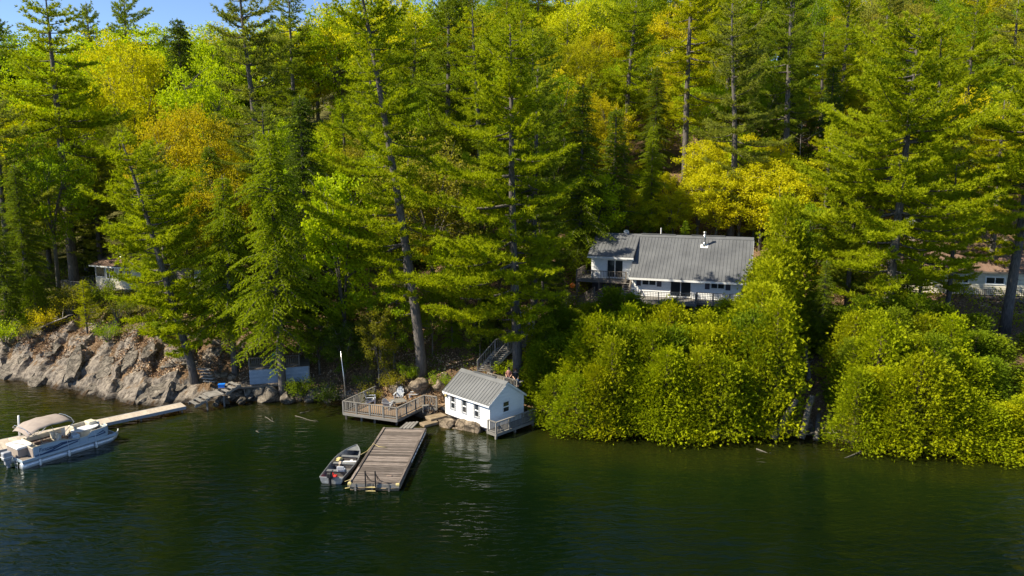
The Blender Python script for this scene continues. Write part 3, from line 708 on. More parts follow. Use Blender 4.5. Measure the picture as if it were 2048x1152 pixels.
# ------------------------------------------------------------------ floating dock
def build_dock():
    z = .45
    nl, nr, fl, fr = at(696, 968, z), at(799, 968, z), at(767, 855, z), at(852, 858, z)
    c = (nl + nr + fl + fr) / 4; ax = ((fl + fr) - (nl + nr)).normalized(); rz = math.atan2(-ax.x, ax.y)
    Ln = ((fl + fr) / 2 - (nl + nr) / 2).length; Wd = 3.2
    t = thing('floating_dock', 'long weathered plank floating dock reaching out from the shore steps', 'dock', (c.x, c.y, 0), rz)
    x0, x1, y0, y1 = -Wd / 2, Wd / 2, -Ln / 2, Ln / 2
    planks(t, [(x0 + .12, y0 + .1), (x1 - .12, y0 + .1), (x1 - .12, y1), (x0 + .12, y1)], 66, M['dock_wood'], z - .02, .035, .014)
    for x in (x0, x1):
        for k in range(4):
            a = y0 + (y1 - y0) * k / 4; b = y0 + (y1 - y0) * (k + 1) / 4 - .02
            bx('rim_board', t, (x + (.06 if x < 0 else -.06), (a + b) / 2, z + .03), (.13, b - a, .07), M['dock_wood'])
            bx('side_board', t, (x + (-.03 if x < 0 else .03), (a + b) / 2, z - .12), (.045, b - a, .26), M['dock_wood'])
    for y, e in ((y0, -1), (y1, 1)):
        for k in range(2):
            a = x0 + Wd * k / 2; bx('end_board', t, (a + Wd / 4, y + e * .03, z - .1), (Wd / 2 - .02, .045, .22), M['grey_wood'])
    for k in range(9): bx('fender', t, (x1 + .075, y1 - .9 - k * .62, z - .06 - .0), (.05, .42, .07), M['white_paint'])
    for x in (x0 + .1, x1 - .1):
        m = MB(); m.box(-.13, .13, -.06, .1, -.12, .07); o = part('corner_bumper', m, M['rope'], t, loc=(x, y0, z)); o.modifiers.new('edge', 'BEVEL').width = .04
    for k in range(3):
        for j in range(2):
            m = MB(); m.tube([(-.72, 0, 0), (.72, 0, 0)], .24, 12)
            o = part('float_barrel', m, M['rope'] if k else M['stone_slab'], t, True, loc=(x0 + .8 + 1.6 * j if True else 0, y0 + .32 + k * (Ln - .7) / 2, .03))
    for x in (-1.15, -.1, .95): bx('strut', t, (x, y0 - .06, z - .22), (.1, .04, .5), M['grey_wood'])
    # ladder
    ld = thing('dock_ladder', 'dark metal swim ladder with two tall posts at the outer end of the dock', 'ladder', (c.x, c.y, 0), rz)
    lx = -.48
    for s in (lx, lx + .62):
        bx('ladder_post', ld, (s, y0 - .12, z + .12), (.07, .07, 1.55), M['black'])
        beam('brace', ld, (s, y0 - .1, z + .8), (s, y0 + .55, z + .03), .035, .035, M['black'])
        beam('brace', ld, (s, y0 + .1, z + .55), (s + .18, y0 + .42, z + .03), .03, .03, M['black'])
    for k in range(3): bx('rung', ld, (lx + .31, y0 - .12, z - .16 - k * .24), (.62, .10, .035), M['rope'])
    for k in range(1):
        m = MB(); m.box(-.2, .14, -.09, .09, 0, .04)
        o = part('leaf_pile', m, M['vinyl_dark'], None, loc=(c.x + .55, c.y - 3.7, z + .02)); o.modifiers.new('edge', 'BEVEL').width = .03
        tag(o, 'small brown rag lying on the outer end of the floating dock', 'rag'); o.name = 'brown_rag'
    def rope(label, pts, n='mooring_rope'):
        m = MB(); m.tube(pts, .022, 5); tag(part(n, m, M['rope'], None, True), label, 'rope')
    B = lambda x, y, zz: Vector((c.x + x * math.cos(rz) - y * math.sin(rz), c.y + x * math.sin(rz) + y * math.cos(rz), zz))
    g = at(722, 909, .62)
    rope('yellow bow rope tying the small boat to the dock edge', [g, (g + B(x0, 1.55, z)) / 2 - Vector((0, 0, .12)), B(x0 + .05, 1.5, z + .08), B(x0 + .5, 1.1, z + .03), B(x0 + 1.1, 1.0, z + .03)])
    g = at(690, 963, .6)
    rope('yellow stern rope looped at the near corner of the dock', [g, B(x0 + .05, y0 + .4, z + .1), B(x0 + .12, y0, z + .12), B(x0 + .1, y0 - .06, z - .25), B(x0 - .2, y0 - .05, z - .3)])
    return c, rz
DK, DKZ = build_dock()

# ------------------------------------------------------------------ aluminium fishing boat
def build_skiff():
    st, bw = at(664, 962, .0), at(716, 903, .0)
    st = at(663, 967, 0); bw = at(711, 909, 0)
    d = (bw - st); rz = math.atan2(d.y, d.x); Ln = 4.9
    t = thing('fishing_boat', 'open aluminium fishing boat with bench seats tied beside the floating dock', 'boat', st, rz)
    n = 13; secs = []
    for i in range(n):
        s = i / (n - 1); x = s * Ln
        hw = .84 * (1 - max(0, (s - .40) / .60) ** 2.9) if s > .40 else .84 - .08 * (1 - s / .40)
        hw = max(hw, .02); zt = .40 + .20 * s ** 2; zk = -.16 + .30 * max(0, (s - .7) / .3) ** 2
        secs.append([(x + .12 * s, hw, zt), (x + .05 * s, hw * .93, zt * .35), (x, hw * .72, zk + .03), (x, 0, zk - .03), (x, -hw * .72, zk + .03), (x + .05 * s, -hw * .93, zt * .35), (x + .12 * s, -hw, zt)])
    def skin(inset, dz):
        m = MB(); vs = []
        for q in secs: vs += [(p[0] - (inset if p is q[3] else inset * .5), p[1] * (1 - inset), p[2] + (dz if k not in (0, 6) else 0)) for k, p in enumerate(q)]
        fs = [(i * 7 + k, i * 7 + k + 1, (i + 1) * 7 + k + 1, (i + 1) * 7 + k) for i in range(n - 1) for k in range(6)]
        m.add(vs, fs); m.add([vs[k] for k in range(7)], [tuple(range(7))]); return m
    part('hull', skin(0, 0), M['aluminium'], t)
    part('inner_hull', skin(.035, .03), M['aluminium'], t)
    gw = MB()
    for sgn in (0, 6): gw.tube([Vector(q[sgn]) + Vector((0, 0, .01)) for q in secs], .032, 6)
    gw.tube([secs[0][0], secs[0][6]], .03, 6); part('gunwale', gw, M['aluminium'], t)
    m = MB(); vs = [(q[3][0], q[2][1] * .95, max(q[2][2], -.02) + .07) for q in secs[:-1]] + [(q[3][0], -q[2][1] * .95, max(q[2][2], -.02) + .07) for q in secs[:-1]][::-1]
    m.add(vs, [tuple(range(len(vs)))]); part('floor', m, M['boat_floor'], t)
    for x, hw in ((1.15, .74), (2.35, .76), (3.55, .62)): bx('bench', t, (x, 0, .36), (.26, hw * 2 - .06, .04), M['aluminium'])
    for x, hw in ((1.15, .70), (2.35, .72), (3.55, .56)): bx('bench_box', t, (x, 0, .2), (.2, hw * 2 - .15, .28), M['boat_floor'])
    # foredeck
    m = MB(); m.add([Vector(secs[k][0]) + Vector((0, -.03, -.02)) for k in (10, 11, 12)] + [Vector(secs[k][6]) + Vector((0, .03, -.02)) for k in (12, 11, 10)], [(0, 1, 2, 3, 4, 5)]); part('foredeck', m, M['aluminium'], t)
    # outboard
    ob = MB(); ob.box(-.42, -.08, -.15, .15, .52, .86); ob.box(-.34, -.14, -.08, .08, -.1, .52); ob.box(-.05, .06, -.12, .12, .3, .6)
    o = part('outboard_motor', ob, M['black'], t); o.modifiers.new('edge', 'BEVEL').width = .05
    bx('tiller', t, (.25, .02, .72), (.5, .05, .05), M['black'], (0, .15, .1))
    def put(name, label, cat, mb, mat, lx, ly, lz, rot=0, bev=.03):
        o = part(name, mb, mat, None); c, s = math.cos(rz), math.sin(rz)
        o.location = (st.x + lx * c - ly * s, st.y + lx * s + ly * c, lz); o.rotation_euler = (0, 0, rz + rot)
        if bev: o.modifiers.new('edge', 'BEVEL').width = bev
        return tag(o, label, cat)
    put('fuel_can', 'bright red fuel can in the stern of the fishing boat', 'fuel can', MB().box(-.2, .2, -.14, .14, 0, .26).box(-.05, .05, -.03, .03, .26, .33), M['red'], .62, .22, .1, .3)
    put('fuel_can', 'second smaller red can beside the motor of the fishing boat', 'fuel can', MB().box(-.13, .13, -.12, .12, 0, .3).box(-.04, .04, -.03, .03, .3, .36), M['red'], .38, -.12, .1)
    put('boat_seat', 'folded grey and white swivel seat at the stern bench', 'boat seat', MB().box(-.22, .22, -.24, .24, 0, .1).box(-.26, -.18, -.24, .24, .1, .38), M['chair'], 1.1, -.28, .4, .1)
    put('life_jacket', 'crumpled yellow life jacket on the side of the fishing boat', 'life jacket', MB().box(-.25, .25, -.13, .13, 0, .1).box(-.1, .18, -.1, .2, .08, .15), M['rope'], 2.9, .5, .32, -.3, .06)
    put('paddle', 'yellow wooden paddle lying across the middle bench of the boat', 'paddle', MB().box(-.6, .4, -.02, .02, 0, .03).box(.4, .85, -.08, .08, 0, .025), M['tan_wood'], 1.7, .1, .4, .25, 0)
    put('folded_sheet', 'white folded sheet on the boat floor between the benches', 'sheet', MB().box(-.08, .12, -.55, .5, 0, .05).box(.0, .2, -.3, -.1, .03, .09), M['white_paint'], 2.95, -.1, .2, .12, .03)
build_skiff()

# ------------------------------------------------------------------ pontoon boat
def build_pontoon():
    st, bw = at(44, 937, .1), at(240, 876, .1)
    d = bw - st; rz = math.atan2(d.y, d.x); Ln = d.length
    # frame origin: waterline on the centre line at the stern
    nrm = Vector((-math.sin(rz), math.cos(rz), 0)); o0 = st + nrm * 1.15; o0.z = 0
    t = thing('pontoon_boat', 'silver blue pontoon boat with beige bimini moored at the long walkway', 'boat', o0, rz)
    def T(x, y, z): c, s = math.cos(rz), math.sin(rz); return Vector((o0.x + x * c - y * s, o0.y + x * s + y * c, z))
    for y in (-.92, .92):
        m = MB(); m.tube([(0.02, y, .14), (.12, y, .14), (Ln - 1.3, y, .14), (Ln - .7, y, .17), (Ln - .25, y, .30), (Ln + .02, y, .46)], [.2, .31, .31, .29, .2, .05], 18)
        p = part('tube', m, M['boat_tube'], t, True)
        q = MB(); q.box(.3, Ln - 1.2, y - .10, y + .10, .44, .50); q.box(.3, Ln - .5, y - .335, y - .295, .16, .20) if y < 0 else None
        part('keel_strip', q, M['boat_panel'], p)
    m = MB(); m.box(.05, Ln - .35, -1.25, 1.25, .50, .60); part('deck', m, M['carpet'], t)
    m = MB(); m.box(.03, Ln - .33, -1.29, -1.25, .46, .64); m.box(.03, Ln - .33, 1.25, 1.29, .46, .64); m.box(.01, .05, -1.29, 1.29, .46, .64); m.box(Ln - .35, Ln - .3, -1.29, 1.29, .46, .64)
    part('deck_trim', m, M['boat_panel'], t)
    m = MB(); m.tube([(Ln - .3, -1.2, .62), (Ln - .05, -1.05, .66), (Ln + .05, -.9, .74)], .035, 6); m.tube([(Ln - .3, 1.2, .62), (Ln - .05, 1.05, .66), (Ln + .05, .9, .74)], .035, 6); part('bow_rail', m, M['white_paint'], t)
    # fence panels: side outline with a dipped waist, rounded front corner
    def fence(path, name='side_panel', zt=None, mat=None):
        m = MB(); n = len(path)
        for i in range(n - 1):
            (x0, y0, a), (x1, y1, b) = path[i], path[i + 1]
            dx, dy = x1 - x0, y1 - y0; l = math.hypot(dx, dy); nx_, ny_ = dy / l * .03, -dx / l * .03
            m.hexa([(x0 + nx_, y0 + ny_, .62), (x1 + nx_, y1 + ny_, .62), (x1 - nx_, y1 - ny_, .62), (x0 - nx_, y0 - ny_, .62),
                    (x0 + nx_ * 1.6, y0 + ny_ * 1.6, a), (x1 + nx_ * 1.6, y1 + ny_ * 1.6, b), (x1 - nx_, y1 - ny_, b), (x0 - nx_, y0 - ny_, a)])
        p = part(name, m, mat or M['boat_panel'], t)
        r_ = MB(); r_.tube([(x, y, z + .02) for x, y, z in path], .035, 6); part('rail', r_, M['vinyl'], p)
        return p
    q = Ln
    near = [(.75, -1.2, 1.28), (1.6, -1.2, 1.30), (2.5, -1.2, 1.26), (3.1, -1.2, 1.08), (3.7, -1.2, 1.0)]
    fence(near); 
    fence([(4.3, -1.2, 1.0), (4.55, -1.2, 1.24), (q - 1.2, -1.2, 1.26), (q - .85, -1.1, 1.26), (q - .68, -.85, 1.26), (q - .66, -.35, 1.26)])
    fence([(q - .66, .35, 1.26), (q - .68, .85, 1.26), (q - .85, 1.1, 1.26), (q - 1.2, 1.2, 1.26), (4.4, 1.2, 1.24)])
    fence([(3.9, 1.2, 1.24), (2.5, 1.2, 1.24), (.75, 1.2, 1.26)])
    fence([(.75, -1.2, 1.22), (.75, -.5, 1.22)], 'stern_gate', mat=M['canvas'])
    fence([(q - .66, -.33, 1.05), (q - .66, .33, 1.05)], 'bow_gate'); fence([(3.72, -1.2, 1.0), (4.28, -1.2, 1.0)], 'side_gate')
    # dark swoosh stripes, proud of the panels
    for pts in ([(.80, .74), (1.3, .70), (1.9, .78), (2.6, .97), (3.3, 1.0), (3.69, .94)], [(1.5, .86), (2.0, .92), (2.5, 1.06), (3.0, 1.04)], [(.80, .66), (2.2, .70), (3.6, .86)], [(4.3, .88), (4.9, .84), (5.5, .90), (q - 1.2, 1.08)], [(4.9, .95), (5.3, 1.05), (q - 1.2, 1.1)]):
        m = MB(); n = len(pts)
        for i in range(n - 1):
            w0 = .04 * math.sin(math.pi * (i + .2) / n) + .008; w1 = .04 * math.sin(math.pi * (i + 1.2) / n) + .008
            (xa, za), (xb, zb) = pts[i], pts[i + 1]
            m.hexa([(xa, -1.262, za - w0), (xb, -1.262, zb - w1), (xb, -1.24, zb - w1), (xa, -1.24, za - w0), (xa, -1.262, za + w0), (xb, -1.262, zb + w1), (xb, -1.24, zb + w1), (xa, -1.24, za + w0)])
        part('stripe', m, M['stripe'], t)
    cu = bpy.data.curves.new('lettering', 'FONT'); cu.body = 'Tuscany'; cu.size = .34; cu.shear = .35; cu.extrude = .004
    tmp = bpy.data.objects.new('tmp', cu); col.objects.link(tmp); bpy.context.view_layer.update()
    me = bpy.data.meshes.new_from_object(tmp); bpy.data.objects.remove(tmp)
    me.materials.clear(); me.materials.append(M['stripe']); o = link('lettering', me, t, (1.0, -1.268, .90)); o.rotation_euler = (R(90), 0, 0)
    # sunpad and seats
    def cush(name, x0, x1, y0, y1, z0, z1, mat=None, bev=.07):
        o = part(name, MB().box(x0, x1, y0, y1, z0, z1), mat or M['vinyl'], t); b_ = o.modifiers.new('edge', 'BEVEL'); b_.width = bev; b_.segments = 3; return o
    cush('sunpad_base', .15, .95, -.42, 1.18, .6, 1.14, M['canvas'], .03); cush('sunpad', .10, 1.0, -.48, 1.22, 1.14, 1.30, M['white_paint'])
    bx('pad_seam', t, (.55, .35, 1.302), (.05, 1.3, .012), M['black'], (0, 0, .25))
    cush('bench_seat', 1.05, 1.55, -.35, 1.15, .6, .98); cush('seat_back', 1.0, 1.14, -.4, 1.15, .98, 1.36)
    cush('bench_seat', 1.55, 3.5, .62, 1.15, .6, .98, M['vinyl_dark']); cush('seat_back', 1.3, 3.6, 1.02, 1.17, .98, 1.34)
    m = MB(); m.tube([(0, 0, .6), (0, 0, 1.0), (0, 0, 1.02), (0, 0, 1.06), (0, 0, 1.07)], [.05, .05, .3, .3, .28], 20); part('round_table', m, M['canvas'], t, True, loc=(1.9, -.35, 0))
    cush('helm_seat', 2.65, 3.15, -.85, -.3, .85, 1.05); cush('helm_back', 2.58, 2.75, -.85, -.3, 1.0, 1.62); cush('helm_pedestal', 2.8, 3.0, -.68, -.5, .6, .85, M['vinyl_dark'], .02)
    cush('passenger_seat', 2.65, 3.1, .0, .5, .85, 1.02); cush('passenger_back', 2.58, 2.74, .0, .5, 1.0, 1.5)
    cush('console', 3.35, 3.85, -1.1, -.35, .6, 1.28, M['boat_panel'], .08)
    m = MB(); pts = [(math.cos(a) * .19, math.sin(a) * .19, 0) for a in np.linspace(0, 2 * math.pi, 17)]; m.tube(pts, .025, 6, False); m.tube([(-.19, 0, 0), (.19, 0, 0)], .018, 5); m.tube([(0, -.19, 0), (0, .19, 0)], .018, 5)
    o = part('steering_wheel', m, M['black'], t, True, loc=(3.28, -.7, 1.28)); o.rotation_euler = (0, R(-55), 0)
    # bow lounge with white oval top
    cush('bow_seat', 4.25, q - .8, .62, 1.15, .6, .98); cush('bow_back', 4.2, q - .8, 1.04, 1.18, .98, 1.34)
    cush('bow_seat', 5.35, q - .85, -1.1, -.55, .6, .98); cush('bow_arm', 5.2, 5.75, .35, 1.1, .9, 1.4)
    cush('bow_end_back', 4.1, 4.25, .1, 1.15, .6, 1.36)
    m = MB(); cs = [(.95 * math.cos(a), .48 * math.sin(a)) for a in np.linspace(0, 2 * math.pi, 24, endpoint=False)]
    m.prism([(x, y, 0) for x, y in cs], (0, 0, .06)); part('oval_table', m, M['white_paint'], t, loc=(4.75, .12, 1.12)); cush('table_base', 4.2, 5.1, -.3, .4, .6, 1.10, M['vinyl'], .08)
    # bimini
    bm = MB(); nx_, ny_ = 9, 11; vs = []; x0, x1 = .55, 3.55
    for th in (0, -.03):
        for i in range(nx_):
            s = i / (nx_ - 1)
            for j in range(ny_):
                v_ = j / (ny_ - 1) * 2 - 1
                endc = 1 - .10 * (2 * s - 1) ** 6
                zz = 2.60 + .10 * math.sin(math.pi * s) - .20 * abs(v_) ** 2.4 - .34 * max(0, (.30 - s) / .30) ** 1.5 - .16 * max(0, (s - .85) / .15) ** 2 - .025 * math.cos(6 * math.pi * s)
                vs.append((x0 + (x1 - x0) * s, v_ * 1.18 * endc, zz + th))
    k0 = nx_ * ny_
    fs = [(i * ny_ + j, (i + 1) * ny_ + j, (i + 1) * ny_ + j + 1, i * ny_ + j + 1) for i in range(nx_ - 1) for j in range(ny_ - 1)]
    fs += [tuple(a + k0 for a in f[::-1]) for f in fs[:]]
    ring = [j for j in range(ny_)] + [i * ny_ + ny_ - 1 for i in range(1, nx_)] + [(nx_ - 1) * ny_ + j for j in range(ny_ - 2, -1, -1)] + [i * ny_ for i in range(nx_ - 2, 0, -1)]
    fs += [(ring[i], ring[(i + 1) % len(ring)], ring[(i + 1) % len(ring)] + k0, ring[i] + k0) for i in range(len(ring))]
    bm.add(vs, fs); c_ = part('bimini_canopy', bm, M['canvas'], t, True)
    m = MB()
    for y in (-1.2, 1.2):
        for xa, xb in ((2.2, .62), (2.2, 3.5), (2.2, 2.1), (1.5, .9)): m.tube([(xa, y, 1.28), (xb, y * .98, 2.28)], .02, 6)
    for x in (.62, 3.5, 2.1): m.tube([(x, -1.17, 2.28), (x, -.8, 2.5), (x, 0, 2.56), (x, .8, 2.5), (x, 1.17, 2.28)], .018, 6)
    part('bimini_frame', m, M['steel'], t)
    # outboard
    m = MB(); m.box(-.62, -.10, -.20, .25, .55, 1.12); m.box(-.52, -.14, -.13, .18, .2, .55); m.box(-.42, -.2, -.06, .1, -.4, .2)
    o = part('outboard_motor', m, M['grey_trim'], t); b_ = o.modifiers.new('edge', 'BEVEL'); b_.width = .09; b_.segments = 3
    bx('motor_band', t, (-.36, .02, .78), (.56, .48, .05), M['white_paint'])
    m = MB(); m.tube([(.0, -.75, .62), (-.1, -.75, .55), (-.1, -.75, -.2)], .02, 6); m.tube([(.0, -.45, .62), (-.1, -.45, .55), (-.1, -.45, -.2)], .02, 6)
    for z in (.35, .1): m.tube([(-.1, -.75, z), (-.1, -.45, z)], .02, 6)
    part('boarding_ladder', m, M['steel'], t)
    for x in (1.05, 2.9, 4.75):
        m = MB(); m.tube([(x, -1.36, -.02), (x, -1.36, .04), (x, -1.36, .40), (x, -1.36, .46)], [.03, .085, .085, .03], 10); m.tube([(x, -1.36, .46), (x, -1.25, 1.2)], .012, 4)
        f = part('fender', m, M['white_paint'], None, True); f.location = o0; f.rotation_euler = (0, 0, rz)
        tag(f, {1.05: 'white fender hanging by the stern quarter of the pontoon boat', 2.9: 'white fender hanging amidships on the pontoon boat', 4.75: 'white fender hanging below the bow seats of the pontoon boat'}[x], 'fender', 'fenders on the pontoon boat')
    return o0, rz
PB, PBZ = build_pontoon()

# ------------------------------------------------------------------ walkway, stairs, boardwalk on the left
def build_walkway():
    z = .5
    a = at(362, 805, z); b = at(0, 879.5, z); n_ = at(383, 814.5, z)
    d = (b - a).normalized(); nn = Vector((-d.y, d.x, 0)); nn = nn if nn.y < 0 else -nn
    rz = math.atan2(d.y, d.x)
    t = thing('walkway_dock', 'long narrow tan plank walkway running out to the pontoon boat', 'dock', (a.x, a.y, 0), rz)
    sgn = 1 if Vector((-math.sin(rz), math.cos(rz), 0)).dot(nn) > 0 else -1
    wd = 1.25; tot = 24.0; n = 44
    for k in range(n):
        x0 = tot * k / n; w_ = wd if x0 < 6.9 else 2.3
        bx('plank', t, (x0 + tot / n / 2, sgn * w_ / 2, z - .02), (tot / n - .015, w_, .04), M['tan_wood'])
    for k in range(4):
        x0, x1 = (0, 3.5, 6.9, 15)[k], (3.5, 6.9, 15, 24)[k]; w_ = wd if k < 2 else 2.3
        bx('side_board', t, ((x0 + x1) / 2, sgn * (w_ + .025), z - .11), (x1 - x0 - .01, .045, .24), M['grey_trim'])
        bx('side_board', t, ((x0 + x1) / 2, -sgn * .025, z - .11), (x1 - x0 - .01, .045, .24), M['grey_trim'])
    for x, y in ((6.9, .12), (6.9, wd - .1), (3.4, .1), (3.4, 1.1), (.3, .1), (12.5, .1), (.3, 1.1), (18, .1), (18, 2.1), (12.5, 2.1)): bx('pile', t, (x, sgn * y, -.4), (.1, .1, 1.7), M['dark_wood'])
    p = at(39.5, 872, z); m = MB(); m.tube([(0, 0, -.6), (.02, 0, .75), (.09, 0, 1.55)], .07, 8)
    tag(part('mooring_pole', m, M['white_paint'], None, True, loc=p), 'pale mooring pole rising behind the stern of the pontoon boat', 'pole')
    # stairs up from the walkway to the boardwalk
    s = thing('shore_stairs', 'grey wooden stairs climbing from the walkway to the boardwalk', 'stairs', (0, 0, 0))
    c0, c1, c2 = at(383, 808, .62), at(402, 790, 1.0), at(420, 776, 1.35)
    def flight(p0, p1, n, w_, name='tread'):
        dv = (p1 - p0); h = math.atan2(dv.y, dv.x)
        for i in range(n):
            q = p0 + dv * ((i + .5) / n); bx(name, s, (q.x, q.y, q.z), (.30, w_, .05), M['grey_wood'], (0, 0, h))
        sd_ = Vector((-math.sin(h), math.cos(h), 0)) * w_ / 2
        for e in (-1, 1): beam('stringer', s, p0 + sd_ * e - Vector((0, 0, .12)), p1 + sd_ * e - Vector((0, 0, .12)), .05, .2, M['grey_wood'])
    flight(c0, c0 + Vector((.9, .9, .42)), 3, 1.3)
    q = c0 + Vector((1.3, 1.3, .45)); bx('landing', s, (q.x, q.y, q.z), (1.2, 1.5, .05), M['grey_wood'], (0, 0, R(45)))
    q2 = c0 + Vector((1.8, 1.8, .5)); flight(q2, q2 + Vector((.9, 1.0, .5)), 3, 1.4)
    for dx in (.6, 1.6): bx('post', s, (c0.x + dx + .6, c0.y + dx - .4, .3), (.12, .12, 1.2), M['grey_wood'])
    # boardwalk over the boulders
    zb = 1.3
    w_ = thing('boardwalk', 'narrow shaded boardwalk above the shore boulders', 'boardwalk', (0, 0, 0))
    p0, p1 = at(436, 777, zb), at(590, 765, zb); dv = p1 - p0; dn = Vector((-dv.y, dv.x, 0)).normalized()
    planks(w_, [p0, p0 + dn * 1.5, p1 + dn * 1.5, p1], 30, M['dark_wood'], zb - .02, .04, .03)
    beam('fascia', w_, p0 - dn * .03 - Vector((0, 0, .1)), p1 - dn * .03 - Vector((0, 0, .1)), .04, .14, M['dark_wood'])
    for k in range(1, 6):
        q = p0 + dv * k / 6 + dn * .3; bx('post', w_, (q.x, q.y, .5), (.1, .1, 1.5), M['dark_wood'])
    q = p0 + dv.normalized() * .28 + dn * .25; m = MB(); m.box(-.25, .25, -.17, .17, 0, .28); m.box(-.28, .28, -.2, .2, .26, .31)
    o = part('storage_tub', m, M['blue_plastic'], None, loc=(q.x, q.y, zb)); o.rotation_euler = (0, 0, R(10)); tag(o, 'bright blue plastic tub at the head of the shore stairs', 'tub')
    # steps up the bank behind the leaning pine
    s2 = thing('bank_steps', 'short dark timber steps up the bank beside the leaning pine trunk', 'steps', (0, 0, 0))
    q0, q1 = at(420, 762, 1.5), at(408, 738, 2.6)
    for i in range(5):
        q = q0 + (q1 - q0) * (i / 4); bx('tread', s2, (q.x, q.y, q.z), (1.1, .34, .08), M['grey_wood'], (0, 0, R(-12)))
    # clapboard retaining wall with deck and railing above
    dk = thing('shaded_deck', 'shaded deck on a blue grey clapboard base under the spruce', 'deck', (0, 0, 0))
    b0, b1 = at(500, 770, 1.25), at(619, 761, 1.25)
    b0.z = b1.z = 0
    W_ = Wall(dk, (b0.x, b0.y), (b1.x, b1.y), 1.15, 2.55); W_.body(M['blue_siding']); W_.siding(M['blue_siding'], row=.17)
    dn2 = Vector((-(b1 - b0).y, (b1 - b0).x, 0)).normalized()
    W2 = Wall(dk, (b1.x, b1.y), (b1.x + dn2.x * 3, b1.y + dn2.y * 3), 1.15, 2.55); W2.body(M['blue_siding']); W2.siding(M['blue_siding'], row=.17)
    planks(dk, [b0 - dn2 * .05, b1 - dn2 * .05, b1 + dn2 * 3, b0 + dn2 * 3], 18, M['dark_wood'], 2.58)
    bx('corner_board', dk, (b1.x, b1.y, 1.85), (.1, .1, 1.5), M['grey_wood'], (0, 0, W_.rz))
    up = Vector((0, 0, 2.6)); railing(dk, [b0 + dn2 * .2 + up, b1 + dn2 * .2 - (b1 - b0).normalized() * .8 + up, b1 + dn2 * 2.8 - (b1 - b0).normalized() * .8 + up], .95, M['dark_wood'], .16, 1.9)
    build_adirondack('adirondack_chair', 'teal chair on the shaded deck behind the spruce', M['teal'], b0 + (b1 - b0) * .42 + dn2 * 1.2 + up, R(10))
build_walkway()

